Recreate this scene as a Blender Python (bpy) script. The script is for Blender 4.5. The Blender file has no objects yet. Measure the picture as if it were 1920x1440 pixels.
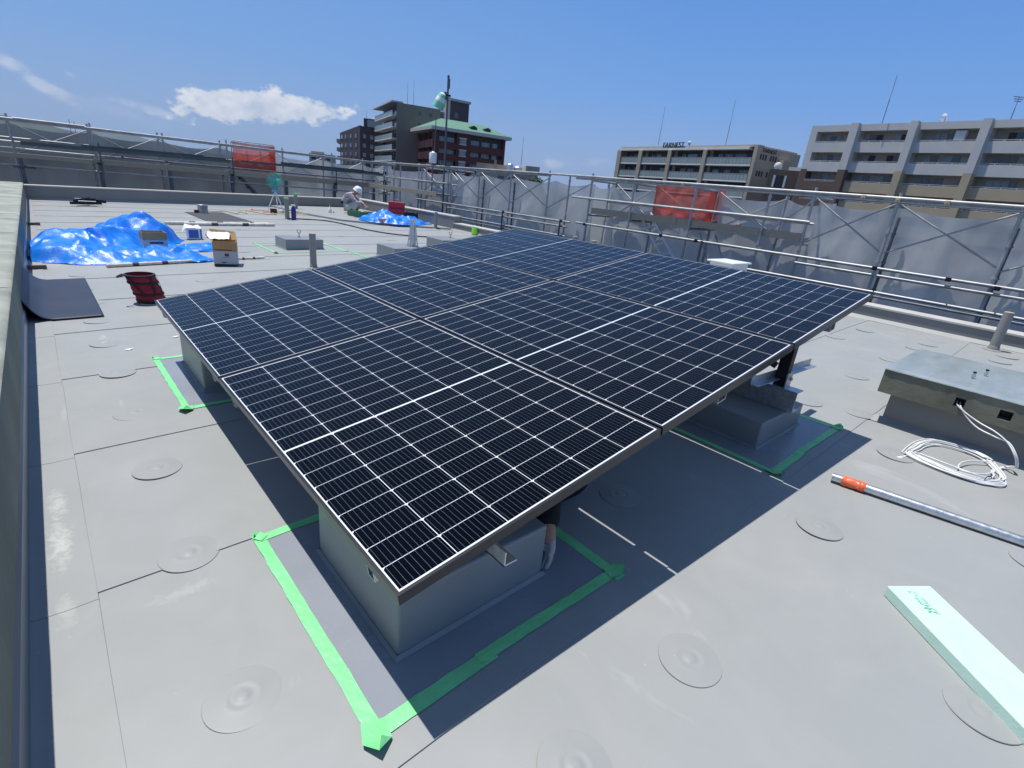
import bpy, bmesh, math, random
from mathutils import Vector, Matrix, noise, Quaternion
from math import sin, cos, pi, radians as R_
random.seed(7)
SC = bpy.context.scene
COL = SC.collection
SLOPE = .023                                   # the roof falls 2.3 % towards the gutter on the left
def G(x): return SLOPE * x
def V(*a): return Vector(a)

# ------------------------------------------------------------------ materials
def nodes_of(name):
    m = bpy.data.materials.new(name); m.use_nodes = True
    return m, m.node_tree, m.node_tree.nodes['Principled BSDF']
def mat(name, col, rough=.6, metal=0., var=.12, vs=6., col2=None, bump=0., bs=60., spec=.5, coat=0., trans=0., alpha=1., stretch=(1,1,1), ruv=0.):
    m, nt, b = nodes_of(name)
    tc = nt.nodes.new('ShaderNodeTexCoord'); mp = nt.nodes.new('ShaderNodeMapping'); mp.inputs['Scale'].default_value = stretch
    nt.links.new(tc.outputs['Object'], mp.inputs[0])
    n = nt.nodes.new('ShaderNodeTexNoise'); n.inputs['Scale'].default_value = vs; n.inputs['Detail'].default_value = 5
    nt.links.new(mp.outputs[0], n.inputs['Vector'])
    r = nt.nodes.new('ShaderNodeValToRGB'); r.color_ramp.elements[0].position = .3; r.color_ramp.elements[1].position = .7
    c = Vector(col); d = Vector(col2) if col2 else c * (1 - var)
    if not col2: c = c * (1 + var * .6)
    r.color_ramp.elements[0].color = (*d, 1); r.color_ramp.elements[1].color = (*[min(1, v) for v in c], 1)
    nt.links.new(n.outputs[0], r.inputs[0]); nt.links.new(r.outputs[0], b.inputs['Base Color'])
    b.inputs['Roughness'].default_value = rough; b.inputs['Metallic'].default_value = metal
    b.inputs['Specular IOR Level'].default_value = spec; b.inputs['Coat Weight'].default_value = coat
    b.inputs['Coat Roughness'].default_value = .06; b.inputs['Transmission Weight'].default_value = trans; b.inputs['Alpha'].default_value = alpha
    if ruv:
        mr = nt.nodes.new('ShaderNodeMapRange'); mr.inputs[3].default_value = max(.02, rough - ruv); mr.inputs[4].default_value = rough + ruv
        nt.links.new(n.outputs[0], mr.inputs[0]); nt.links.new(mr.outputs[0], b.inputs['Roughness'])
    if bump:
        n2 = nt.nodes.new('ShaderNodeTexNoise'); n2.inputs['Scale'].default_value = bs; n2.inputs['Detail'].default_value = 4
        nt.links.new(mp.outputs[0], n2.inputs['Vector'])
        bp = nt.nodes.new('ShaderNodeBump'); bp.inputs['Strength'].default_value = bump; bp.inputs['Distance'].default_value = .01
        nt.links.new(n2.outputs[0], bp.inputs['Height']); nt.links.new(bp.outputs[0], b.inputs['Normal'])
    return m

def roof_mat():
    m, nt, b = nodes_of('roof_membrane'); N = nt.nodes.new; L = nt.links.new
    tc = N('ShaderNodeTexCoord')
    def nz(s, det=5, dist=0., st=(1,1,1)):
        mp = N('ShaderNodeMapping'); mp.inputs['Scale'].default_value = st; L(tc.outputs['Object'], mp.inputs[0])
        n = N('ShaderNodeTexNoise'); n.inputs['Scale'].default_value = s; n.inputs['Detail'].default_value = det; n.inputs['Distortion'].default_value = dist
        L(mp.outputs[0], n.inputs['Vector']); return n.outputs[0]
    def ramp(src, a, ca, bb, cb):
        r = N('ShaderNodeValToRGB'); r.color_ramp.elements[0].position = a; r.color_ramp.elements[1].position = bb
        r.color_ramp.elements[0].color = (*ca, 1); r.color_ramp.elements[1].color = (*cb, 1); L(src, r.inputs[0]); return r.outputs[0]
    def mix(f, a, bb, t='MIX'):
        x = N('ShaderNodeMix'); x.data_type = 'RGBA'; x.blend_type = t
        if isinstance(f, float): x.inputs[0].default_value = f
        else: L(f, x.inputs[0])
        L(a, x.inputs[6]); 
        if isinstance(bb, tuple): x.inputs[7].default_value = (*bb, 1)
        else: L(bb, x.inputs[7])
        return x.outputs[2]
    base = ramp(nz(.9, 6, .6), .3, (.285, .303, .298), .7, (.335, .342, .338))
    base = mix(.5, base, ramp(nz(3.2, 6, 1.2), .35, (.295, .306, .30), .65, (.33, .337, .333)))
    scuff = ramp(nz(2.3, 9, 2.5, (1.0, .35, 1)), .64, (0, 0, 0), .74, (.35, .35, .35))
    base = mix(scuff, base, (.49, .50, .49))
    speck = ramp(nz(55., 2, 0), .755, (0, 0, 0), .78, (.4, .4, .4))
    base = mix(speck, base, (.55, .55, .54))
    dust = ramp(nz(1.7, 8, .8), .55, (0, 0, 0), .85, (.3, .3, .3))
    base = mix(dust, base, (.43, .42, .38))
    for cx, cy, rx, ry, am in ((-.668, 1.40, .035, .16, .75), (-.664, 1.70, .03, .12, .6), (-.672, .98, .03, .08, .35), (-.35, .86, .10, .03, .3)):   # chalky rub marks left on the strip
        sb = N('ShaderNodeVectorMath'); sb.operation = 'SUBTRACT'; L(tc.outputs['Object'], sb.inputs[0]); sb.inputs[1].default_value = (cx, cy, 0)
        ml = N('ShaderNodeVectorMath'); ml.operation = 'MULTIPLY'; L(sb.outputs[0], ml.inputs[0]); ml.inputs[1].default_value = (1 / rx, 1 / ry, 0)
        ln_ = N('ShaderNodeVectorMath'); ln_.operation = 'LENGTH'; L(ml.outputs[0], ln_.inputs[0])
        ad = N('ShaderNodeMath'); ad.operation = 'MULTIPLY_ADD'; L(nz(38., 8, 1.), ad.inputs[0]); ad.inputs[1].default_value = 2.6; ad.inputs[2].default_value = -1.3
        su = N('ShaderNodeMath'); su.operation = 'ADD'; L(ln_.outputs['Value'], su.inputs[0]); L(ad.outputs[0], su.inputs[1])
        mp_ = N('ShaderNodeMapRange'); mp_.inputs[1].default_value = .15; mp_.inputs[2].default_value = 1.15; mp_.inputs[3].default_value = am; mp_.inputs[4].default_value = 0; L(su.outputs[0], mp_.inputs[0])
        base = mix(mp_.outputs[0], base, (.50, .51, .48))
    L(base, b.inputs['Base Color'])
    mr = N('ShaderNodeMapRange'); mr.inputs[3].default_value = .42; mr.inputs[4].default_value = .62; L(nz(2.0, 6, .5), mr.inputs[0]); L(mr.outputs[0], b.inputs['Roughness'])
    b.inputs['Specular IOR Level'].default_value = .38
    bp = N('ShaderNodeBump'); bp.inputs['Strength'].default_value = .35; bp.inputs['Distance'].default_value = .02
    L(nz(1.1, 3, .5, (1, 2.2, 1)), bp.inputs['Height'])
    b2 = N('ShaderNodeBump'); b2.inputs['Strength'].default_value = .06; b2.inputs['Distance'].default_value = .002
    L(nz(260., 2), b2.inputs['Height']); L(bp.outputs[0], b2.inputs['Normal']); L(b2.outputs[0], b.inputs['Normal'])
    return m

def mesh_mat(name, col, thr, transl=.45, hole=.22):
    """woven scaffold netting: diffuse + translucent cloth, thinly see-through"""
    m = bpy.data.materials.new(name); m.use_nodes = True; nt = m.node_tree; nt.nodes.clear(); N = nt.nodes.new; L = nt.links.new
    out = N('ShaderNodeOutputMaterial'); d = N('ShaderNodeBsdfDiffuse'); t = N('ShaderNodeBsdfTranslucent'); tr = N('ShaderNodeBsdfTransparent'); g = N('ShaderNodeBsdfGlossy')
    tc = N('ShaderNodeTexCoord'); n = N('ShaderNodeTexNoise'); n.inputs['Scale'].default_value = 1.3; n.inputs['Detail'].default_value = 7
    mp = N('ShaderNodeMapping'); mp.inputs['Scale'].default_value = (1, 1, .5); L(tc.outputs['Object'], mp.inputs[0]); L(mp.outputs[0], n.inputs['Vector'])
    r = N('ShaderNodeValToRGB'); c = Vector(col); r.color_ramp.elements[0].position = .3; r.color_ramp.elements[1].position = .75
    r.color_ramp.elements[0].color = (*(c * .8), 1); r.color_ramp.elements[1].color = (*(c * 1.15), 1); L(n.outputs[0], r.inputs[0])
    for x in (d, t): L(r.outputs[0], x.inputs['Color'])
    g.inputs['Roughness'].default_value = .45; g.inputs['Color'].default_value = (.5, .5, .5, 1)
    a = N('ShaderNodeMixShader'); a.inputs[0].default_value = transl; L(d.outputs[0], a.inputs[1]); L(t.outputs[0], a.inputs[2])
    e = N('ShaderNodeMixShader'); e.inputs[0].default_value = .08; L(a.outputs[0], e.inputs[1]); L(g.outputs[0], e.inputs[2])
    h = N('ShaderNodeMixShader'); h.inputs[0].default_value = hole; L(e.outputs[0], h.inputs[1]); L(tr.outputs[0], h.inputs[2])
    L(h.outputs[0], out.inputs[0]); return m

M = {}
M['roof'] = roof_mat()
M['coating'] = mat('fresh_coating', (.27, .29, .325), .27, var=.08, vs=3, bump=.15, bs=4, spec=.5, ruv=.08)
M['plinth'] = mat('coated_plinth', (.245, .262, .272), .38, var=.1, vs=4, bump=.12, bs=30, ruv=.1)
M['tape'] = mat('masking_tape', (.22, .72, .30), .45, var=.12, vs=9, bump=.5, bs=35)
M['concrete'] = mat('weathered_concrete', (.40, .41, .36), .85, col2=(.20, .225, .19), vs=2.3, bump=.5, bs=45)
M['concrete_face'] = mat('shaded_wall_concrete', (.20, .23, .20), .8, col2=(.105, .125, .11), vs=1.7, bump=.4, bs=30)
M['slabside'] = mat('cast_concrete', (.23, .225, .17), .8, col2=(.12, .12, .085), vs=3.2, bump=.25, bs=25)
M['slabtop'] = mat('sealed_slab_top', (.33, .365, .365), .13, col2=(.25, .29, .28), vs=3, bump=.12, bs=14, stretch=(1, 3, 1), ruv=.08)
M['parapet'] = mat('painted_parapet', (.205, .205, .195), .6, var=.1, vs=1.5, bump=.1, bs=20)
M['cap'] = mat('parapet_cap', (.52, .50, .46), .5, var=.1, vs=2, bump=.08)
M['flash'] = mat('grey_flashing', (.22, .25, .30), .35, metal=.5, var=.1, vs=2)
M['frame'] = mat('black_anodised_frame', (.032, .031, .036), .34, metal=.3, var=.15, vs=20)
M['backsheet'] = mat('white_backsheet', (.74, .76, .80), .5, var=.02, coat=1.)
M['cell'] = mat('mono_cell', (.0006, .0012, .0035), .5, var=.3, vs=.7, spec=0., coat=.8)
M['cell'].node_tree.nodes['Principled BSDF'].inputs['Coat IOR'].default_value = 1.33
M['busbar'] = mat('cell_busbar', (.15, .16, .18), .4, metal=.3, var=.05, coat=1.)
M['under'] = mat('panel_underside', (.45, .46, .47), .6, var=.03)
M['galv'] = mat('galvanised_steel', (.62, .64, .66), .38, metal=.9, var=.18, vs=35, bump=.05, bs=90, ruv=.12)
M['pipe'] = mat('scaffold_pipe', (.46, .47, .48), .5, metal=.5, col2=(.32, .32, .31), vs=7, bump=.05, ruv=.1)
M['pipe_dark'] = mat('dirty_scaffold_pipe', (.17, .18, .20), .5, metal=.5, col2=(.09, .095, .11), vs=6)
M['black_steel'] = mat('black_steel', (.02, .02, .024), .4, metal=.5)
M['wood'] = mat('old_scaffold_plank', (.44, .38, .29), .8, col2=(.28, .24, .18), vs=5, bump=.3, bs=30, stretch=(4, 4, 30))
M['gutter'] = mat('dark_channel_sheet', (.075, .095, .095), .45, metal=.3, var=.2, vs=3)
M['net'] = mesh_mat('grey_scaffold_net', (.69, .695, .675), 0, .5, .17)
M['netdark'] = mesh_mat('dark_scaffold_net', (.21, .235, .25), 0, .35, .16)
M['rednet'] = mesh_mat('red_safety_net', (.85, .10, .05), 0, .5, .25)
M['tarp'] = mat('blue_tarpaulin', (.004, .22, .80), .40, col2=(.003, .17, .70), vs=4, spec=.55, bump=.35, bs=40)
M['card'] = mat('cardboard', (.42, .25, .11), .8, var=.15, vs=7)
M['cardwhite'] = mat('white_printed_card', (.42, .43, .46), .6, var=.06)
M['paper'] = mat('white_paper', (.78, .76, .70), .8, var=.08)
M['ink'] = mat('red_brown_ink', (.16, .03, .02), .7)
M['blackink'] = mat('black_ink', (.03, .03, .03), .6)
M['bluelabel'] = mat('blue_label', (.05, .12, .45), .5)
M['redcloth'] = mat('red_canvas', (.30, .012, .025), .75, col2=(.20, .008, .02), vs=8, bump=.3)
M['blackcloth'] = mat('black_webbing', (.015, .017, .018), .75, var=.2)
M['rubber'] = mat('dark_rubber_sheet', (.045, .056, .085), .5, col2=(.035, .044, .068), vs=2.5, spec=.22, bump=.2, bs=5)
M['rubber2'] = mat('black_rubber_mat', (.055, .06, .065), .6, var=.1, vs=3)
M['rollpaper'] = mat('wrapped_roll', (.70, .68, .62), .7, col2=(.5, .47, .4), vs=14, bump=.5)
M['stub'] = mat('painted_pipe_stub', (.255, .25, .235), .6, var=.1, vs=12)
M['stubcap'] = mat('tan_pipe_top', (.60, .42, .28), .7)
M['orange'] = mat('orange_tape', (.85, .16, .06), .38, var=.15, vs=40, bump=.4, bs=60)
M['cable'] = mat('white_cable', (.72, .73, .73), .4, var=.05)
M['foam'] = mat('mint_foam_board', (.55, .77, .68), .75, col2=(.50, .72, .63), vs=14, bump=.15, bs=120)
M['foamink'] = mat('green_print', (.16, .50, .36), .7)
M['white'] = mat('white_plastic', (.80, .82, .82), .35, var=.04)
M['fan'] = mat('teal_fan_plastic', (.06, .42, .38), .35)
M['skyblue'] = mat('light_blue_plastic', (.10, .40, .60), .4)
M['navy'] = mat('navy_bottle', (.02, .035, .22), .35)
M['redplastic'] = mat('crimson_plastic', (.38, .012, .03), .4)
M['blackplastic'] = mat('black_plastic', (.012, .014, .016), .5)
M['greenplastic'] = mat('green_crate', (.03, .20, .09), .45)
M['lime'] = mat('lime_green_bag', (.22, .62, .05), .5)
M['yellow'] = mat('yellow_cord', (.62, .45, .13), .7)
M['tan'] = mat('tan_cord', (.55, .33, .18), .8)
M['sockw'] = mat('white_windsock_cloth', (.80, .85, .82), .7)
M['sockg'] = mat('green_windsock_cloth', (.22, .62, .42), .7)
M['skin'] = mat('skin', (.42, .22, .14), .55)
M['jacket'] = mat('pale_camouflage_jacket', (.62, .58, .62), .85, col2=(.20, .17, .20), vs=18)
M['trousers'] = mat('grey_work_trousers', (.46, .45, .42), .85, var=.2, vs=9)
M['darkcloth'] = mat('black_work_clothes', (.012, .012, .014), .9)
M['glove'] = mat('grey_knit_glove', (.48, .48, .46), .9, bump=.4, bs=300)
M['leaf'] = mat('green_leaves', (.07, .14, .03), .6, var=.4, vs=2)
M['bark'] = mat('bark', (.09, .07, .05), .9)
# buildings
M['b_dark'] = mat('dark_window_recess', (.022, .025, .03), .5, var=.3, vs=.4)
M['b_glass'] = mat('window_glass', (.05, .065, .07), .08, var=.5, vs=.25, spec=.8)
M['b_curtain'] = mat('curtained_window', (.30, .33, .34), .25, var=.3, vs=.5)
M['b_rail'] = mat('frosted_balcony_glass', (.30, .36, .35), .3, var=.12, vs=.6)
M['b_white'] = mat('white_building_trim', (.74, .74, .71), .6, var=.06, vs=.5)
M['b_beige'] = mat('beige_tile', (.42, .36, .27), .75, var=.1, vs=.6, bump=.1, bs=6)
M['b_brown'] = mat('brown_tile', (.13, .09, .07), .7, var=.12, vs=.7, bump=.1, bs=6)
M['b_tan'] = mat('tan_tile', (.45, .375, .25), .75, var=.08, vs=.6)
M['b_grey'] = mat('pale_grey_tile', (.58, .57, .54), .7, var=.07, vs=.5)
M['b_inner'] = mat('balcony_back_wall', (.42, .38, .33), .8, var=.08, vs=.6)
M['b_taupe'] = mat('taupe_tile', (.21, .175, .14), .75, var=.08, vs=.5)
M['b_red'] = mat('dark_red_brick', (.11, .022, .02), .75, var=.15, vs=1.5, bump=.2, bs=8)
M['b_red2'] = mat('terracotta_balcony_wall', (.30, .10, .07), .75, var=.12, vs=1.2)
M['b_green'] = mat('green_copper_roof', (.11, .25, .17), .6, var=.08, vs=.7)
M['b_plum'] = mat('plum_brick', (.07, .048, .055), .75, var=.15, vs=1)
M['b_cream'] = mat('cream_render', (.40, .35, .27), .8, var=.1, vs=.5)
M['street'] = mat('street_asphalt', (.05, .05, .052), .9, var=.2, vs=.05)
M['hill'] = mat('wooded_hill', (.035, .055, .04), .9, var=.3, vs=.01)
M['facade_own'] = mat('roof_house_wall', (.30, .29, .27), .8)

# ------------------------------------------------------------------ mesh builder
class MB:
    def __init__(s): s.v = []; s.f = []; s.m = []
    def add(s, vs, fs, mi=0):
        o = len(s.v); s.v += [Vector(p) for p in vs]; s.f += [tuple(i + o for i in f) for f in fs]; s.m += [mi] * len(fs); return s
    def box(s, a, b, mi=0, T=None):
        x0, y0, z0 = a; x1, y1, z1 = b
        vs = [V(x, y, z) for z in (z0, z1) for x, y in ((x0, y0), (x1, y0), (x1, y1), (x0, y1))]
        if T is not None: vs = [T @ p for p in vs]
        return s.add(vs, [(0, 3, 2, 1), (4, 5, 6, 7), (0, 1, 5, 4), (1, 2, 6, 5), (2, 3, 7, 6), (3, 0, 4, 7)], mi)
    def prism(s, pts, z0, z1, mi=0, T=None):
        n = len(pts); f0 = (lambda i: z0[i]) if isinstance(z0, (list, tuple)) else (lambda i: z0); f1 = (lambda i: z1[i]) if isinstance(z1, (list, tuple)) else (lambda i: z1)
        vs = [V(p[0], p[1], f0(i)) for i, p in enumerate(pts)] + [V(p[0], p[1], f1(i)) for i, p in enumerate(pts)]
        if T is not None: vs = [T @ p for p in vs]
        return s.add(vs, [tuple(range(n - 1, -1, -1)), tuple(range(n, 2 * n))] + [(i, (i + 1) % n, n + (i + 1) % n, n + i) for i in range(n)], mi)
    def cyl(s, p, q, r, r2=None, n=10, mi=0, caps=True):
        p, q = Vector(p), Vector(q); r2 = r if r2 is None else r2; d = (q - p).normalized()
        a = d.orthogonal().normalized(); b = d.cross(a)
        vs = [c + (a * cos(2 * pi * i / n) + b * sin(2 * pi * i / n)) * rr for c, rr in ((p, r), (q, r2)) for i in range(n)]
        fs = [(i, (i + 1) % n, n + (i + 1) % n, n + i) for i in range(n)]
        if caps: fs += [tuple(range(n - 1, -1, -1)), tuple(range(n, 2 * n))]
        return s.add(vs, fs, mi)
    def tube(s, pts, r, n=8, mi=0, closed=False):
        pts = [Vector(p) for p in pts]; vs = []; fs = []; N = len(pts); pa = None
        for i, p in enumerate(pts):
            d = (pts[(i + 1) % N if closed else min(i + 1, N - 1)] - pts[i - 1 if (closed or i) else 0]).normalized()
            a = (pa - d * pa.dot(d)).normalized() if pa is not None and (pa - d * pa.dot(d)).length > 1e-5 else d.orthogonal().normalized()
            pa = a; b = d.cross(a); rr = r[i] if isinstance(r, (list, tuple)) else r
            vs += [p + (a * cos(2 * pi * k / n) + b * sin(2 * pi * k / n)) * rr for k in range(n)]
        for i in range(N if closed else N - 1):
            j = (i + 1) % N; fs += [(i * n + k, i * n + (k + 1) % n, j * n + (k + 1) % n, j * n + k) for k in range(n)]
        if not closed: fs += [tuple(range(n - 1, -1, -1)), tuple((N - 1) * n + k for k in range(n))]
        return s.add(vs, fs, mi)
    def lathe(s, prof, c=(0, 0, 0), n=24, mi=0, T=None):
        vs = []; fs = []
        for r, z in prof:
            for k in range(n):
                p = V(r * cos(2 * pi * k / n), r * sin(2 * pi * k / n), z)
                vs.append((T @ p if T is not None else p) + Vector(c))
        for i in range(len(prof) - 1): fs += [(i * n + k, i * n + (k + 1) % n, (i + 1) * n + (k + 1) % n, (i + 1) * n + k) for k in range(n)]
        fs += [tuple(range(n - 1, -1, -1)), tuple((len(prof) - 1) * n + k for k in range(n))]
        return s.add(vs, fs, mi)
    def quad(s, a, b, c, d, mi=0): return s.add([a, b, c, d], [(0, 1, 2, 3)], mi)
    def build(s, name, mats, parent=None, smooth=False, bevel=0., seg=2, off=None):
        """parent given: coordinates are world ones unless off is given (then local + off)"""
        if not isinstance(mats, (list, tuple)): mats = [mats]
        o = Vector((0, 0, 0))
        if parent is not None and off is None: o = -Vector(parent.location)
        if off is not None: o = Vector(off)
        me = bpy.data.meshes.new(name); me.from_pydata([tuple(p + o) for p in s.v], [], s.f)
        for m in mats: me.materials.append(M[m] if isinstance(m, str) else m)
        for p, mi in zip(me.polygons, s.m): p.material_index = mi; p.use_smooth = smooth
        me.update(); ob = bpy.data.objects.new(name, me); COL.objects.link(ob)
        if parent is not None: ob.parent = parent
        if bevel:
            b = ob.modifiers.new('Bevel', 'BEVEL'); b.width = bevel; b.segments = seg; b.limit_method = 'ANGLE'; b.angle_limit = R_(40)
        if smooth:
            me.set_sharp_from_angle(angle=R_(45))
        return ob
def tag(o, label=None, cat=None, group=None, kind=None):
    if label: o['label'] = label
    if cat: o['category'] = cat
    if group: o['group'] = group
    if kind: o['kind'] = kind
    return o
def thing(name, loc, label, cat, group=None, rz=0.):
    o = bpy.data.objects.new(name, None); COL.objects.link(o); o.location = loc; o.rotation_euler = (0, 0, rz); o.empty_display_size = .1
    return tag(o, label, cat, group)
def copy_tree(o, parent=None):
    c = o.copy(); COL.objects.link(c)
    if parent: c.parent = parent
    for ch in [k for k in bpy.data.objects if k.parent == o]: copy_tree(ch, c)
    return c
def text_mesh(txt, size, depth=.0, shear=0., bold=0.):
    cu = bpy.data.curves.new('lettering', 'FONT'); cu.body = txt; cu.size = size; cu.extrude = depth; cu.shear = shear; cu.offset = bold
    ob = bpy.data.objects.new('lettering', cu); COL.objects.link(ob)
    dg = bpy.context.evaluated_depsgraph_get(); dg.update()
    me = bpy.data.meshes.new_from_object(ob.evaluated_get(dg)); bpy.data.objects.remove(ob); return me
def put_text(name, txt, size, Mx, m, parent, depth=0., shear=0., width=None, bold=0.):
    me = text_mesh(txt, size, depth, shear, bold)
    if width:
        w = max(v.co.x for v in me.vertices) - min(v.co.x for v in me.vertices)
        me.transform(Matrix.Scale(width / w, 4, (1, 0, 0)))
    me.transform(Mx); me.materials.clear(); me.materials.append(M[m])
    o = bpy.data.objects.new(name, me); COL.objects.link(o); o.parent = parent; return o
def basis(o, x, y):
    x = Vector(x).normalized(); y = Vector(y); y = (y - x * y.dot(x)).normalized(); z = x.cross(y)
    return Matrix(((x.x, y.x, z.x, o[0]), (x.y, y.y, z.y, o[1]), (x.z, y.z, z.z, o[2]), (0, 0, 0, 1)))

# ------------------------------------------------------------------ camera, sun, sky
CAM = V(-.5199, -.8916, 1.4359)
def camera():
    yaw, pitch, roll = R_(46.7405), R_(20.8578), R_(-5.9473)
    f = V(cos(yaw) * cos(pitch), sin(yaw) * cos(pitch), -sin(pitch)); r0 = V(sin(yaw), -cos(yaw), 0); d0 = f.cross(r0)
    r = r0 * cos(roll) + d0 * sin(roll); d = d0 * cos(roll) - r0 * sin(roll)
    c = bpy.data.cameras.new('camera'); o = bpy.data.objects.new('camera', c); COL.objects.link(o)
    u = -d; b = -f
    o.matrix_world = Matrix(((r.x, u.x, b.x, CAM.x), (r.y, u.y, b.y, CAM.y), (r.z, u.z, b.z, CAM.z), (0, 0, 0, 1)))
    c.sensor_width = 36; c.lens = 957.31 / 1920 * 36; c.clip_start = .05; c.clip_end = 30000
    SC.camera = o
camera()
SUN_D = V(.125, -.268, -1).normalized()
s = bpy.data.lights.new('sun', 'SUN'); s.energy = 4.95; s.angle = R_(.53); s.color = (1, .965, .91)
so = bpy.data.objects.new('sun', s); COL.objects.link(so); so.rotation_euler = SUN_D.to_track_quat('-Z', 'Y').to_euler(); so.location = (0, 0, 20)
def world():
    w = bpy.data.worlds.new('World'); SC.world = w; w.use_nodes = True; nt = w.node_tree; nt.nodes.clear(); N = nt.nodes.new; L = nt.links.new
    out = N('ShaderNodeOutputWorld'); bg = N('ShaderNodeBackground'); sky = N('ShaderNodeTexSky'); sky.sky_type = 'NISHITA'; sky.sun_disc = False
    sky.sun_elevation = R_(73.5); sky.sun_rotation = math.atan2(-SUN_D.x, -SUN_D.y); sky.altitude = 60; sky.air_density = 1.0; sky.dust_density = .6; sky.ozone_density = 2.2
    bg.inputs['Strength'].default_value = .11
    tc = N('ShaderNodeTexCoord')
    def vm(op, a, b):
        n = N('ShaderNodeVectorMath'); n.operation = op
        for i, x in enumerate((a, b)):
            if isinstance(x, (tuple, Vector)): n.inputs[i].default_value = tuple(x)
            else: L(x, n.inputs[i])
        return n
    def ma(op, a, b=None):
        n = N('ShaderNodeMath'); n.operation = op
        for i, x in enumerate((a, b)):
            if x is None: continue
            if isinstance(x, (int, float)): n.inputs[i].default_value = x
            else: L(x, n.inputs[i])
        return n.outputs[0]
    nrm = vm('NORMALIZE', tc.outputs['Generated'], (0, 0, 0)).outputs[0]
    sp = N('ShaderNodeSeparateXYZ'); L(nrm, sp.inputs[0])
    hr = N('ShaderNodeValToRGB'); hr.color_ramp.elements[0].position = .0; hr.color_ramp.elements[1].position = 1.
    k_ = 1 / .11
    for p, c in ((.0, (.29, .43, .68)), (.06, (.262, .42, .735)), (.16, (.155, .365, .80)), (.34, (.098, .285, .74)), (.55, (.13, .25, .52)), (1., (.13, .20, .36))):
        e = hr.color_ramp.elements[0] if p == 0 else (hr.color_ramp.elements[-1] if p == 1 else hr.color_ramp.elements.new(p)); e.color = (*[v for v in c], 1)
    # paler towards the sea on the left, deeper blue on the right
    L(sp.outputs[2], hr.inputs[0]); sc = vm('SCALE', hr.outputs[0], (0, 0, 0)); sc.inputs[3].default_value = k_
    az = N('ShaderNodeMapRange'); az.inputs[1].default_value = .55; az.inputs[2].default_value = 1.; az.inputs[3].default_value = 0; az.inputs[4].default_value = .35; L(sp.outputs[1], az.inputs[0])
    pm = N('ShaderNodeMix'); pm.data_type = 'RGBA'; L(az.outputs[0], pm.inputs[0]); L(sc.outputs[0], pm.inputs[6]); pm.inputs[7].default_value = (.235 * k_, .41 * k_, .70 * k_, 1)
    sm = N('ShaderNodeMix'); sm.data_type = 'RGBA'; sm.inputs[0].default_value = .93; L(sky.outputs[0], sm.inputs[6]); L(pm.outputs[2], sm.inputs[7]); col = sm.outputs[2]
    nz = N('ShaderNodeTexNoise'); nz.inputs['Scale'].default_value = 26; nz.inputs['Detail'].default_value = 9; nz.inputs['Roughness'].default_value = .62
    L(vm('MULTIPLY', nrm, (1, 1, 1.6)).outputs[0], nz.inputs['Vector'])
    nz2 = N('ShaderNodeTexNoise'); nz2.inputs['Scale'].default_value = 9; nz2.inputs['Detail'].default_value = 5; L(vm('MULTIPLY', nrm, (1, 1, 3)).outputs[0], nz2.inputs['Vector'])
    total = None
    # centre, half-length vector, half-height vector, density, softness
    for c, a, b, dens, soft in (((.308, .948, .080), (.125, -.05, .002), (-.003, -.001, .0225), 1., .36), ((.265, .962, .083), (.07, -.02, .002), (-.003, -.001, .022), 1., .36),
                          ((.031, .997, .069), (.056, -.003, -.006), (.005, -.001, .009), .5, .9), ((.151, .987, .056), (.040, -.006, -.002), (.001, -.001, .008), .5, .9),
                          ((.711, .702, .050), (.019, -.02, .001), (-.001, 0, .009), .42, 1.), ((.758, .649, .058), (.022, -.024, -.002), (-.002, .001, .011), .24, 1.),
                          ((.063, .994, .086), (.007, 0, .001), (.001, 0, .004), .35, .9), ((.106, .993, .048), (.075, -.007, .003), (.002, -.001, .012), .16, 1.1)):
        d = vm('SUBTRACT', nrm, c).outputs[0]; a = Vector(a); b = Vector(b)
        u = vm('DOT_PRODUCT', d, a / a.length_squared).outputs['Value']; v = vm('DOT_PRODUCT', d, b / b.length_squared).outputs['Value']
        r = ma('SQRT', ma('ADD', ma('MULTIPLY', u, u), ma('MULTIPLY', v, v)))
        e = ma('SUBTRACT', ma('ADD', 1.0, ma('MULTIPLY', ma('SUBTRACT', nz.outputs[0], .5), 2.6)), r)
        e = ma('ADD', e, ma('MULTIPLY', ma('SUBTRACT', nz2.outputs[0], .5), 1.2))
        mr = N('ShaderNodeMapRange'); mr.interpolation_type = 'SMOOTHSTEP'; mr.inputs[1].default_value = -.05; mr.inputs[2].default_value = soft; mr.inputs[4].default_value = dens; L(e, mr.inputs[0])
        total = mr.outputs[0] if total is None else ma('MAXIMUM', total, mr.outputs[0])
    cr = N('ShaderNodeValToRGB'); cr.color_ramp.elements[0].position = .3; cr.color_ramp.elements[0].color = (4.6, 5.4, 6.8, 1); cr.color_ramp.elements[1].position = .72; cr.color_ramp.elements[1].color = (8.4, 8.6, 8.8, 1)
    L(nz.outputs[0], cr.inputs[0])
    mx = N('ShaderNodeMix'); mx.data_type = 'RGBA'; L(total, mx.inputs[0]); L(col, mx.inputs[6]); L(cr.outputs[0], mx.inputs[7])
    L(mx.outputs[2], bg.inputs['Color']); L(bg.outputs[0], out.inputs[0])
world()
SC.view_settings.view_transform = 'Standard'; SC.view_settings.look = 'None'; SC.view_settings.exposure = 0; SC.view_settings.gamma = 1

# ------------------------------------------------------------------ ground, own building, roof surface
g = MB(); g.quad((-9000, -9000, -14), (9000, -9000, -14), (9000, 9000, -14), (-9000, 9000, -14))
tag(g.build('ground', 'street'), kind='structure')
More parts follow.
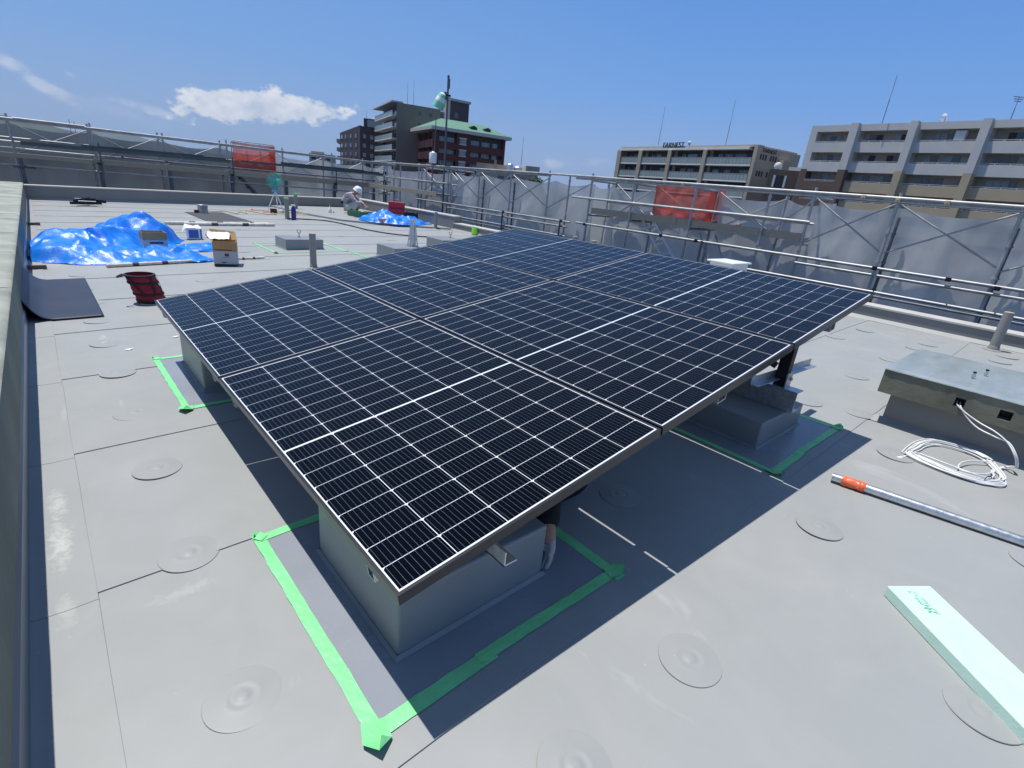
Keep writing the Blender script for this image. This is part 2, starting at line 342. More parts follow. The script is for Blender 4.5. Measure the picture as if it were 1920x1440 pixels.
# hills
def hills():
    mb = MB()
    for D, mats, prof in ((2600, 0, [(-.55, 60), (-.3, 72), (-.12, 84), (-.02, 66), (.005, 60), (.03, 50), (.05, 42), (.07, 36), (.10, 18), (.2, 4), (.4, -10)]),
                          (7000, 0, [(-.2, 60), (.03, 70), (.06, 105), (.10, 165), (.125, 140), (.15, 90), (.19, 60), (.26, 30), (.5, 10)])):
        n = 90; a0, a1 = prof[0][0], prof[-1][0]; vs = []; fs = []
        for i in range(n + 1):
            a = a0 + (a1 - a0) * i / n
            for (p, h), (q, k) in zip(prof, prof[1:]):
                if p <= a <= q: z = h + (k - h) * (a - p) / (q - p)
            z += noise.noise(V(a * 60, D * .01, 0)) * D * .0011
            dx, dy = sin(a), cos(a)
            vs += [(CAM.x + dx * D * .9, CAM.y + dy * D * .9, -15), (CAM.x + dx * D, CAM.y + dy * D, z), (CAM.x + dx * D * 1.25, CAM.y + dy * D * 1.25, -15)]
        for i in range(n): fs += [(3 * i, 3 * i + 3, 3 * i + 4, 3 * i + 1), (3 * i + 1, 3 * i + 4, 3 * i + 5, 3 * i + 2)]
        mb.add(vs, fs)
    tag(mb.build('hills', 'hill', smooth=True), kind='structure')
hills()
XL, XR, YF, YN = -.79, 8.1, 17.5, -6.
def roof():
    seams = [-6.0, -4.66, -3.52, -2.38, -1.24, -.10, 1.04, 2.18, 3.33, 4.45, 5.58, 6.72, 7.86, 9.0, 10.14, 11.28, 12.42, 13.56, 14.7, 15.84, 16.98, 17.5]
    mb = MB(); TH = .0052
    nx = 24
    for i, (a, b) in enumerate(zip(seams, seams[1:])):       # each sheet laps over its neighbour on the near side
        ys = [a + (b - a) * k / 6 for k in range(7)]; xs = [-.60 + (XR + .60) * k / nx for k in range(nx + 1)]
        vs = []; fs = []
        for j, y in enumerate(ys):
            for k, x in enumerate(xs):
                e = 0 if j in (0, 6) or k in (0, nx) else 1
                jit = (random.random() - .5) * .003 if j == 0 and 0 < k < nx else 0
                vs.append((x, y + (-.02 if j == 0 else 0) + jit, G(x) + TH * (1 - j / 6) + .0008 + e * .0012 * noise.noise(V(x * 1.3, y * 1.3, i))))
        w = nx + 1
        for j in range(6):
            for k in range(nx): fs.append((j * w + k, j * w + k + 1, (j + 1) * w + k + 1, (j + 1) * w + k))
        o = len(vs)
        for k, x in enumerate(xs): vs.append((x, vs[k][1], G(x) - .002))
        for k in range(nx): fs.append((o + k, o + k + 1, k + 1, k))
        mb.add(vs, fs)
    # perimeter strip along the left wall, a step higher, with its own laps
    cuts = [-6.0, -1.15, 1.0, 2.13, 3.27, 4.39, 5.4, 7.6, 9.8, 12., 14.2, 17.5]
    for a, b in zip(cuts, cuts[1:]):
        xs = [XL, -.765, -.735, -.69, -.675, -.645, -.60, -.585]
        hs = [.03, .016, .009, .0075, .0055, .0060, .0075, .0072]
        vs = []; n = 12
        for j in range(n + 1):
            y = a + (b - a) * j / n
            for x, h in zip(xs, hs):
                wob = .004 * noise.noise(V(x * 3, y * 1.5, 4)) if x > -.62 else 0
                vs.append((x + wob, y - (.02 if j == 0 else 0), G(x) + h + .0015 * (1 - j / n) + .001 * noise.noise(V(x * 20, y * 2.2, 1))))
        w = len(xs); fs = [(j * w + k, j * w + k + 1, (j + 1) * w + k + 1, (j + 1) * w + k) for j in range(n) for k in range(w - 1)]
        o = len(vs); vs += [(p[0], p[1], p[2] - .008) for p in [vs[j * w + w - 1] for j in range(n + 1)]]
        fs += [(j * w + w - 1, o + j, o + j + 1, (j + 1) * w + w - 1) for j in range(n)]
        o = len(vs); vs += [(vs[k][0], vs[k][1], vs[k][2] - .004) for k in range(w)]; fs += [(o + k, o + k + 1, k + 1, k) for k in range(w - 1)]
        mb.add(vs, fs)
    r = mb.build('roof_membrane', 'roof', smooth=True); tag(r, kind='structure')
    # welded fixing discs telegraphing through the sheet
    disc = None; prof = [(.104, 0), (.103, .0028), (.092, .0042), (.066, .0052), (.050, .0075), (.043, .0085), (.036, .0068), (.024, .0064), (.017, .0095), (.009, .0108), (.0, .0108)]
    pts = [(-.31, .32), (.87, -.42), (-.30, 1.06), (-.29, 1.80), (-.29, 2.54), (-.29, 3.29), (1.46, .33), (2.07, -.41), (.31, -.41), (-.29, 4.02), (-.28, 4.74), (4.95, .27), (1.46, -1.11), (-.27, 6.92), (.86, 6.96), (.88, 6.24),
           (5.96, .24), (3.81, .28), (6.86, .21), (7.26, .17), (7.63, .15), (6.43, .93), (7.25, .84), (7.22, -.5), (7.61, -.52), (3.93, -.05), (3.36, -.42), (-.26, 6.18), (-.27, 5.47), (2.66, -1.15), (.88, 7.7), (1.9, 8.4), (2.0, 7.7), (3.2, 9.6), (3.3, 10.4), (2.1, 9.9), (4.4, 10.2), (5.2, 9.5), (1.5, 10.9), (2.7, 11.4)]
    for x, y in pts:
        if disc is None:
            m2 = MB(); m2.lathe(prof, n=40); disc = m2.build('fixing_disc', 'roof', smooth=True); o = disc
            disc.parent = r
        else:
            o = disc.copy(); COL.objects.link(o); o.parent = r
        o.location = (x, y, G(x) + .0045); o.rotation_euler = (0, -math.atan(SLOPE), random.random() * 6)
    return r
roof()
# body of our own building below the roof
bd = MB(); bd.box((-1.7, -6, -14), (8.3, 17.7, -.35)); tag(bd.build('roof_deck', 'facade_own'), kind='structure')

# ------------------------------------------------------------------ walls round the roof
def wl(y): return -.775 + .006 * y
t = thing('parapet_wall', (-1.2, 6, -.1), 'rough grey concrete wall with a wide top along the left edge of the roof', 'wall')
m1 = MB(); n = 40
for i in range(n):
    y0, y1 = -2.5 + 20.3 * i / n, -2.5 + 20.3 * (i + 1) / n
    for j, (a, b) in enumerate(((0, 1),)):
        m1.add([(wl(y0), y0, -.12), (wl(y1), y1, -.12), (wl(y1) , y1, .435 - .004 * y1), (wl(y0), y0, .435 - .004 * y0)], [(0, 1, 2, 3)])
m1.box((-1.6, -2.5, -.12), (-.83, 17.8, .30))
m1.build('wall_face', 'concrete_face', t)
m2 = MB(); n = 60; prof = [(0, -.012), (-.012, .002), (-.045, .006), (-.25, .008), (-.5, .004), (-.82, 0), (-.82, -.15)]
vs = []; fs = []
for i in range(n + 1):
    y = -2.5 + 20.3 * i / n; z = .435 - .004 * y
    for dx, dz in prof: vs.append((wl(y) + dx + (.005 * noise.noise(V(y * 4, 0, 0)) if dx > -.05 else 0), y, z + dz + .002 * noise.noise(V(dx * 6, y * .7, 3))))
w = len(prof)
for i in range(n): fs += [(i * w + k, i * w + k + 1, (i + 1) * w + k + 1, (i + 1) * w + k) for k in range(w - 1)]
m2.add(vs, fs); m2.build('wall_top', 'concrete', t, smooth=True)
m3 = MB()
for yy in (2.3, 4.2, 5.9, 7.4, 9.6, 12.): m3.box((wl(yy) - .8, yy, .435 - .004 * yy + .0105), (wl(yy) - .02, yy + .012, .435 - .004 * yy + .013))
m3.build('joint_line', 'cap', t)
m4 = MB()
for i in range(30):
    y0, y1 = -2.5 + 20 * i / 30, -2.5 + 20 * (i + 1) / 30
    m4.add([(wl(y0) + .012, y0, G(-.78) + .02), (wl(y1) + .012, y1, G(-.78) + .02), (wl(y1) + .010, y1, .10), (wl(y0) + .010, y0, .10), (wl(y1), y1, .112), (wl(y0), y0, .112)], [(0, 1, 2, 3), (3, 2, 4, 5)])
m4.build('base_flashing', 'flash', t)
for yy in (8.15, 7.42, 11.9):
    m5 = MB(); m5.box((wl(yy) + .014, yy - .02, G(-.7) + .012), (wl(yy) + .185, yy + .02, G(-.7) + .055)); m5.build('flashing_clip', 'b_brown', t, bevel=.004)
# far parapet, right parapet (high part and low part)
def parapet(label, a, b, top, tk=.24, cap=.03):
    """a,b: world xy of the inner face ends; thickness to the outside (left of a->b)"""
    a = V(*a, 0); b = V(*b, 0); d = (b - a).normalized(); nn = V(-d.y, d.x, 0)
    t = thing('parapet', (a + b) / 2, label, 'parapet')
    z0 = lambda p: G(p.x); p = [a, b, b + nn * tk, a + nn * tk]; q = [a - nn * .012, b - nn * .012, b + nn * (tk + .02), a + nn * (tk + .02)]
    mb = MB(); mb.prism(p, -.3, [z0(k) + top - cap for k in p]); mb.build('wall', 'parapet', t)
    mb = MB(); mb.prism(q, [z0(k) + top - cap + .001 for k in q], [z0(k) + top for k in q]); mb.build('coping', 'cap', t, bevel=.006)
    mb = MB(); mb.prism([a - nn * .05, b - nn * .05, b + nn * .002, a + nn * .002], [z0(a) + .006, z0(b) + .006, z0(b) + .006, z0(a) + .006], [z0(a) + .008, z0(b) + .008, z0(b) + .05, z0(a) + .05])
    mb.build('upstand', 'roof', t)
    return t
parapet('low grey parapet with a pale coping across the far end of the roof', (8.34, 17.5), (-.67, 17.5), .35) if False else None
parapet('low grey parapet with pale coping running across the far end of the roof', (XR, YF), (-.66, YF), .355) if False else None
def par2(label, x0, y0, x1, y1, top):
    t = thing('parapet', ((x0 + x1) / 2, (y0 + y1) / 2, 0), label, 'parapet')
    c = [(x0, y0), (x1, y0), (x1, y1), (x0, y1)]
    mb = MB(); mb.prism(c, -.3, [G(p[0]) + top - .03 for p in c]); mb.build('wall', 'parapet', t)
    c = [(x0 - .012, y0 - .012), (x1 + .012, y0 - .012), (x1 + .012, y1 + .012), (x0 - .012, y1 + .012)]
    mb = MB(); mb.prism(c, [G(p[0]) + top - .029 for p in c], [G(p[0]) + top for p in c]); mb.build('coping', 'cap', t, bevel=.006)
    mb = MB()
    if x1 - x0 > 1: mb.prism([(x0, y0 - .06), (x1, y0 - .06), (x1, y0 - .001), (x0, y0 - .001)], [G(x0) + .004, G(x1) + .004, G(x1) + .004, G(x0) + .004], [G(x0) + .006, G(x1) + .006, G(x1) + .05, G(x0) + .05])
    else: mb.prism([(x0 - .06, y0), (x0 - .001, y0), (x0 - .001, y1), (x0 - .06, y1)], G(x0) + .003, [G(x0) + .005, G(x0) + .05, G(x0) + .05, G(x0) + .005])
    mb.build('upstand', 'roof', t)
par2('low grey parapet with pale coping across the far roof end, behind the crouching worker', -.66, 17.5, 8.085, 17.74, .355)
par2('taller stub of grey parapet at the far right corner, behind the red tool case', 8.1, 11.3, 8.36, 17.74, .385)
par2('long low grey parapet along the right edge, below the scaffold rails', 8.1, -6, 8.34, 11.285, .205)
# raised platform in the far corner
mb = MB(); pp = [(5.2, 17.45), (5.35, 15.0), (5.75, 13.3), (6.35, 12.55), (8.08, 11.35), (8.08, 17.45)]
mb.prism(pp, -.05, [G(p[0]) + .055 for p in pp]); tag(mb.build('roof_platform', 'roof', bevel=.008), kind='structure')

# ------------------------------------------------------------------ solar array
TILT = R_(9.845); PL, PW, GAP = 1.722, 1.134, .012
A0 = V(0, 0, .448); AX = V(cos(TILT), 0, sin(TILT)); AZ = V(-sin(TILT), 0, cos(TILT))
def apt(v, u, n=0.): return A0 + AX * v + V(0, u, 0) + AZ * n
def panel_proto():
    t = thing('solar_panel', (0, 0, 0), 'x', 'solar panel')
    F = MB(); W, Ln, H, lip = PW, PL, .035, .0105
    # frame: outer skin, lip on top, inner return
    for (x0, y0, x1, y1) in ((0, 0, W, lip), (0, Ln - lip, W, Ln), (0, lip, lip, Ln - lip), (W - lip, lip, W, Ln - lip)):
        F.box((x0, y0, -.003), (x1, y1, 0))
    for (x0, y0, x1, y1) in ((0.0006, 0.0006, W - .0006, .0022), (0.0006, Ln - .0022, W - .0006, Ln - .0006), (0.0006, .0022, .0022, Ln - .0022), (W - .0022, .0022, W - .0006, Ln - .0022)):
        F.box((x0, y0, -H), (x1, y1, -.0031))
    for (x0, y0, x1, y1) in ((0.0024, 0.0024, W - .0024, .03), (0.0024, Ln - .03, W - .0024, Ln - .0024), (0.0024, .0301, .03, Ln - .0301), (W - .03, .0301, W - .0024, Ln - .0301)):
        F.box((x0, y0, -H + .0003), (x1, y1, -H + .002))
    F.build('frame', 'frame', t, off=(0, 0, 0))
    S = MB(); e = lip * .8
    S.quad((e, e, -.0016), (W - e, e, -.0016), (W - e, Ln - e, -.0016), (e, Ln - e, -.0016), 0)
    cw, ch, gp = .1815, .0906, .0027; mid = .0115
    mx = (W - 6 * cw - 5 * gp) / 2; my = (Ln - 18 * ch - 16 * gp - mid) / 2
    for i in range(6):
        x = mx + i * (cw + gp)
        for j in range(18):
            y = my + j * (ch + gp) + (mid - gp if j >= 9 else 0); c = .0065; z = -.0012
            S.add([(x, y, z), (x + cw, y, z), (x + cw, y + ch - c, z), (x + cw - c, y + ch, z), (x + c, y + ch, z), (x, y + ch - c, z)], [(0, 1, 2, 3, 4, 5)], 1)
        for k in range(10):
            bx = x + cw * (k + .5) / 10
            for h0, h1 in ((my, my + 9 * ch + 8 * gp), (my + 9 * (ch + gp) - gp + mid, Ln - my)):
                S.quad((bx - .00035, h0, -.0009), (bx + .00035, h0, -.0009), (bx + .00035, h1, -.0009), (bx - .00035, h1, -.0009), 2)
    S.build('cell_sheet', ['backsheet', 'cell', 'busbar'], t, off=(0, 0, 0))
    U = MB(); U.quad((.03, Ln - .03, -.008), (W - .03, Ln - .03, -.008), (W - .03, .03, -.008), (.03, .03, -.008)); un_ = U.build('underside', 'under', t, off=(0, 0, 0))
    J = MB()
    for k in (-.3, 0, .3): J.box((W / 2 + k - .03, Ln / 2 - .03, -.026), (W / 2 + k + .03, Ln / 2 + .03, -.0085))
    J.build('junction_box', 'blackplastic', un_, off=(0, 0, 0))
    return t
proto = panel_proto(); P_LAB = {(0, 0): 'solar panel at the near low corner of the array, nearest the camera', (1, 0): 'middle solar panel of the near row, left of the raised right one',
    (2, 0): 'solar panel at the raised right corner of the array, above the steel post', (0, 1): 'solar panel at the left corner of the array, beside the red tool bucket',
    (1, 1): 'middle solar panel of the back row, in front of the plinth with the folded tripod', (2, 1): 'solar panel at the far tip of the array, nearest the scaffold corner'}
q = Matrix.Rotation(-TILT, 4, 'Y').to_euler()
for (i, j), lb in P_LAB.items():
    o = proto if (i, j) == (0, 0) else copy_tree(proto)
    o.location = apt(i * (PW + GAP), j * (PL + GAP)); o.rotation_euler = q; o['label'] = lb; o['group'] = 'solar panels laid in two rows of three'
# plinths with coated patches and masking tape
def tape_piece(mb, p, q, w, z=.0, seed=0, fray=.004):
    p = Vector(p); q = Vector(q); d = (q - p).normalized(); nn = V(-d.y, d.x, 0); n = max(3, int((q - p).length / .05)); rnd = random.Random(seed)
    vs = []; fs = []
    for i in range(n + 1):
        c = p + (q - p) * i / n; a = (rnd.random() - .5) * fray; b = (rnd.random() - .5) * fray
        for k, s_ in ((0, w / 2 + a), (1, 0), (2, -w / 2 + b)):
            e = c + nn * s_; vs.append((e.x, e.y, G(e.x) + .0082 + z + (.0014 * rnd.random() if k == 1 else .0004 * rnd.random())))
    for i in range(n): fs += [(i * 3 + k, i * 3 + 3 + k, i * 3 + 4 + k, i * 3 + 1 + k) for k in (0, 1)]
    mb.add([Vector(v) for v in vs], [tuple(reversed(f)) for f in fs])
def curl(mb, c, ang, s=.09, h=.03):
    c = Vector(c); d = V(cos(ang), sin(ang), 0); nn = V(-d.y, d.x, 0); z = G(c.x) + .0125
    pts = [c - d * s * .5 + nn * s * .35, c - d * s * .5 - nn * s * .35, c + d * s * .15 - nn * s * .38, c + d * s * .55, c + d * s * .15 + nn * s * .4]
    zs = [z, z + .001, z + h * .3, z + h, z + h * .15]
    mb.add([V(p.x, p.y, k) for p, k in zip(pts, zs)], [(0, 1, 2, 4), (2, 3, 4)])
    mb.add([V(p.x, p.y, k) for p, k in zip((pts[4], pts[3], c + d * s * .2 + nn * s * .1), (z + h * .2, z + h + .001, z + h * 1.2))], [(0, 1, 2)])
def plinth(x, y, w, d, h, label, tape=None, coat=True, tlabel=None, hook=None, tapeop=1):
    t = thing('plinth', (x + w / 2, y + d / 2, G(x)), label, 'plinth', 'coated plinths standing on the roof')
    mb = MB(); c = [(x, y), (x + w, y), (x + w, y + d), (x, y + d)]; zt = G(x + w / 2) + h
    mb.prism(c, [G(p[0]) - .01 for p in c], zt); mb.build('block', 'plinth', t, bevel=.012, seg=3)
    mb = MB(); e = .013; o = [(x - e, y - e), (x + w + e, y - e), (x + w + e, y + d + e), (x - e, y + d + e)]
    n = 4; vs = [V(p[0], p[1], G(p[0]) + .0055) for p in o] + [V(p[0] + (.004 if k in (0, 3) else -.004) * 0, p[1], G(p[0]) + .028) for k, p in enumerate(c)]
    ce = [(x - .0015, y - .0015), (x + w + .0015, y - .0015), (x + w + .0015, y + d + .0015), (x - .0015, y + d + .0015)]
    vs = [V(p[0], p[1], G(p[0]) + .0086) for p in o] + [V(p[0], p[1], G(p[0]) + .022) for p in ce]
    mb.add(vs, [(k, (k + 1) % 4, 4 + (k + 1) % 4, 4 + k) for k in range(4)]); mb.build('fillet', 'plinth', t)
    if hook:
        mb = MB(); hx, hy = hook; mb.cyl((hx, hy, zt), (hx, hy, zt + .07), .007); pts = [V(hx + .03 * cos(a), hy - .03 * cos(a), zt + .11 + .032 * sin(a)) for a in [R_(-235 + k * 290 / 12) + pi for k in range(13)]]
        pts = [V(hx + .022 * cos(R_(a)), hy - .022 * cos(R_(a)), zt + .10 + .032 * sin(R_(a))) for a in range(-235, 56, 22)]
        mb.cyl((hx, hy, zt), (hx, hy, zt + .004), .03); mb.tube(pts, .006); mb.build('eye_bolt', 'pipe_dark', t, smooth=True)
    if coat:
        mb = MB(); m_ = .24
        x0, x1, y0, y1 = (tape[0] + .012, tape[2] - .012, tape[1] + .012, tape[3] - .012) if tape else (x - .1, x + w + .1, y - .1, y + d + .1); nx, ny = 24, 22; vs = []; fs = []
        for j in range(ny + 1):
            for i in range(nx + 1):
                xx = x0 + (x1 - x0) * i / nx; yy = y0 + (y1 - y0) * j / ny
                vs.append((xx, yy, G(xx) + .0072 + .0003 * noise.noise(V(xx * 9, yy * 9, 0))))
        fs = [(j * (nx + 1) + i, j * (nx + 1) + i + 1, (j + 1) * (nx + 1) + i + 1, (j + 1) * (nx + 1) + i) for j in range(ny) for i in range(nx)]
        mb.add(vs, fs); tag(mb.build('roof_coating', 'coating', smooth=True), kind='structure')
    if tape:
        x0, y0, x1, y1 = tape; mb = MB(); w_ = .044 if y < 2 else .036; sd = int(x * 100 + y * 10)
        segs = [((x0, y1 + .02, 0), (x0 + .005, y0 - .03, 0)), ((x0 - .01, y0, 0), ((x0 + x1) / 2 - .1, y0 + .004, 0)), (((x0 + x1) / 2 - .16, y0 + .012, 0), (x1 + .02, y0, 0)), ((x1, y0 - .04, 0), (x1 - .005, y1 + .02, 0)), ((x1 + .02, y1, 0), (x0 - .02, y1 - .01, 0))]
        for k, (a, b) in enumerate(segs): tape_piece(mb, a, b, w_ + .006 * (k % 2), z=.0011 * (k % 3), seed=sd + k)
        curl(mb, (x0 - .005, y0 - .015, 0), -1.9, .10, .028); curl(mb, (x0, y1, 0), 2.2, .055, .02); curl(mb, (x1 + .01, y0, 0), -.3, .085, .02); curl(mb, (x1, y1, 0), .6, .06, .01)
        o = mb.build('masking_tape', 'tape'); tag(o, tlabel, 'masking tape', 'green masking tape outlines stuck to the roof')
    return t
PT = (.10, .165)
plinth(.10, .165, .64, .62, .247, 'large grey coated plinth under the near corner of the array', (-.063, -.005, .985, 1.005), tlabel='green masking tape outline stuck round the plinth nearest the camera')
plinth(2.60, .15, .65, .62, .175, 'grey coated plinth under the raised right side of the array, carrying a steel channel', (2.405, -.045, 3.45, 1.0), tlabel='green masking tape outline round the plinth under the right side, mostly in shade')
plinth(.10, 2.66, .64, .65, .275, 'grey coated plinth under the left corner of the array', (-.045, 2.45, .98, 3.47), tlabel='green masking tape outline round the plinth under the left corner of the array')
plinth(2.60, 2.66, .65, .65, .20, 'grey coated plinth hidden under the back of the array')
plinth(2.60, 8.45, .66, .55, .18, 'free-standing grey plinth with an eye bolt, left of the bare pipe stub', (2.33, 8.15, 3.55, 9.3), coat=False, tlabel='faint green tape round the free-standing plinth with the eye bolt', hook=(2.95, 8.78))
plinth(3.92, 7.05, .66, .66, .2, 'grey plinth with the folded tripod on it, just beyond the array edge', (3.6, 6.8, 4.9, 8.0), coat=False, tlabel='pale green tape round the plinth with the folded tripod')
plinth(5.50, 7.95, .62, .62, .2, 'small grey plinth with an eye bolt, right of the folded tripod', coat=False, hook=(5.95, 8.35))
# mounting rack
def angle_bar(mb, p, q, w=.04, th=.004, up=(0, 0, 1), side=None, mi=0):
    p = Vector(p); q = Vector(q); d = (q - p).normalized(); up = Vector(up); sd = (Vector(side) if side else d.cross(up)).normalized(); upn = sd.cross(d).normalized()
    if upn.dot(up) < 0: upn = -upn
    for a, b in ((sd * w, upn * th), (sd * th, upn * w)):
        vs = [e + k for e in (p, q) for k in (V(0, 0, 0), a, a + b, b)]
        mb.add(vs, [(0, 1, 2, 3), (7, 6, 5, 4), (0, 4, 5, 1), (1, 5, 6, 2), (2, 6, 7, 3), (3, 7, 4, 0)], mi)
def channel(mb, p, q, w, h, up=(0, 0, 1), th=.004):
    """C-channel: web at the bottom, two flanges up"""
    p = Vector(p); q = Vector(q); d = (q - p).normalized(); sd = d.cross(Vector(up)).normalized(); u = sd.cross(d).normalized()
    for c0, c1, e0, e1 in ((-w / 2, w / 2, 0, th), (-w / 2, -w / 2 + th, th + .0002, h), (w / 2 - th, w / 2, th + .0002, h)):
        vs = [e + sd * a + u * b for e in (p, q) for a, b in ((c0, e0), (c1, e0), (c1, e1), (c0, e1))]
        mb.add(vs, [(0, 1, 2, 3), (7, 6, 5, 4), (0, 4, 5, 1), (1, 5, 6, 2), (2, 6, 7, 3), (3, 7, 4, 0)])
rk = thing('mounting_rack', (1.7, 1.7, .1), 'galvanised steel rack of channels and posts carrying the solar panels on the plinths', 'mounting rack')
for u in (.17, 1.53, 1.90, 3.25):
    mb = MB(); channel(mb, apt(.0025, u, -.078), apt(3.36, u, -.078), .04, .041, up=AZ, th=.0035); mb.build('rail', 'galv', rk)
mb = MB(); angle_bar(mb, apt(.335, -.012, -.132), apt(.335, 3.4, -.132), .052, .005, up=AZ, side=(1, 0, 0)); mb.build('beam', 'galv', rk)
for v in (1.72, 3.02):
    zz = -.135 if v < 3 else -.15
    mb = MB(); channel(mb, apt(v, -.01 if v < 1 else .06, zz), apt(v, 3.47, zz), .075, .055, up=AZ, th=.0045); mb.build('beam', 'galv', rk)
for x in (3.0,):
    mb = MB(); z0 = G(x) + .176
    mb.box((x - .05, .12, z0), (x + .05, 3.2, z0 + .006)); mb.box((x - .05, .12, z0 + .0062), (x - .044, 3.2, z0 + .145)); mb.box((x - .0438, .12, z0 + .139), (x + .05, 3.2, z0 + .145))
    mb.build('base_channel', 'galv', rk)
for yy in (.22, 1.2, 2.9):
    mb = MB(); x = 3.0; zb = G(x) + .322; zt = apt(3.0, 0, -.15).z
    mb.box((x - .03, yy, zb), (x - .024, yy + .07, zt)); mb.box((x - .0238, yy, zb), (x + .03, yy + .006, zt)); mb.build('post', 'black_steel' if yy < .3 else 'galv', rk)
    mb = MB(); mb.box((x + .031, yy + .012, zb + .01), (x + .036, yy + .07, zt - .005)); mb.build('post_flange', 'galv', rk)
    mb = MB(); mb.box((x - .04, yy - .012, zb - .001), (x + .045, yy - .004, zb + .1)); mb.cyl((x, yy - .03, zb + .06), (x, yy - .012, zb + .06), .012, n=6); mb.build('foot_plate', 'galv', rk)
mb = MB(); angle_bar(mb, (2.62, .30, .445), (3.62, .30, .425), .05, .004); mb.build('cross_brace', 'galv', rk)
mb = MB(); angle_bar(mb, (2.95, .30, .50), (2.7, 1.15, .86), .045, .004); mb.build('cross_brace', 'black_steel', rk)
mb = MB(); angle_bar(mb, (.38, .28, .27), (.38, .28, .40), .05, .004); angle_bar(mb, (.38, 2.9, .27), (.38, 2.9, .42), .05, .004); mb.build('leg', 'galv', rk)

# ------------------------------------------------------------------ worker figures (skin modifier, applied)
def skin_mesh(name, pts, edges, rad, material, parent, sub=2, root=0):
    me = bpy.data.meshes.new(name); me.from_pydata([tuple(p) for p in pts], edges, []); ob = bpy.data.objects.new(name, me); COL.objects.link(ob)
    sk = ob.modifiers.new('Skin', 'SKIN'); sk.use_smooth_shade = True
    for i, r in enumerate(rad):
        r = r if isinstance(r, tuple) else (r, r); me.skin_vertices[0].data[i].radius = r; me.skin_vertices[0].data[i].use_root = (i == root)
    ss = ob.modifiers.new('Sub', 'SUBSURF'); ss.levels = sub; ss.render_levels = sub
    dg = bpy.context.evaluated_depsgraph_get(); dg.update(); m2 = bpy.data.meshes.new_from_object(ob.evaluated_get(dg)); bpy.data.objects.remove(ob)
    m2.name = name; m2.materials.clear(); m2.materials.append(M[material])
    for p in m2.polygons: p.use_smooth = True
    o = bpy.data.objects.new(name, m2); COL.objects.link(o); o.parent = parent; return o
def hand(wrist, fwd, palm_n, side, curlv=.5, s=1.):
    """points/edges/radii of a palm with four fingers and a thumb; first point joins the wrist"""
    w = Vector(wrist); f = Vector(fwd).normalized(); n = Vector(palm_n).normalized(); n = (n - f * n.dot(f)).normalized(); r = f.cross(n) * side
    P = [w + f * .045 * s, w + f * .085 * s]; E = [(0, 1)]; Rr = [(.03 * s, .017 * s), (.036 * s, .014 * s)]
    for k, (off, ln) in enumerate(((-.031, .068), (-.010, .078), (.011, .072), (.031, .056))):
        a = curlv * (1 + .12 * k); b = P[1] + r * off * s + f * .012 * s
        d1 = (f * cos(a * .6) + n * sin(a * .6)); d2 = (f * cos(a * 1.7) + n * sin(a * 1.7)); d3 = (f * cos(a * 2.5) + n * sin(a * 2.5))
        i = len(P); P += [b, b + d1 * ln * .45 * s, b + d1 * ln * .45 * s + d2 * ln * .32 * s, b + d1 * ln * .45 * s + d2 * ln * .32 * s + d3 * ln * .24 * s]
        E += [(1, i), (i, i + 1), (i + 1, i + 2), (i + 2, i + 3)]; Rr += [.0105 * s, .0095 * s, .0088 * s, .0078 * s]
    i = len(P); b = P[0] - r * .03 * s; P += [b, b + (f * .7 - r * .6 + n * .4).normalized() * .035 * s, b + (f * .7 - r * .6 + n * .4).normalized() * .035 * s + (f * .9 + n * .6).normalized() * .028 * s]
    E += [(0, i), (i, i + 1), (i + 1, i + 2)]; Rr += [.013 * s, .0115 * s, .009 * s]
    return P, E, Rr
def join_chain(P, E, Rr, at, H):
    o = len(P); P += H[0]; E.append((at, o)); E += [(a + o, b + o) for a, b in H[1]]; Rr += H[2]
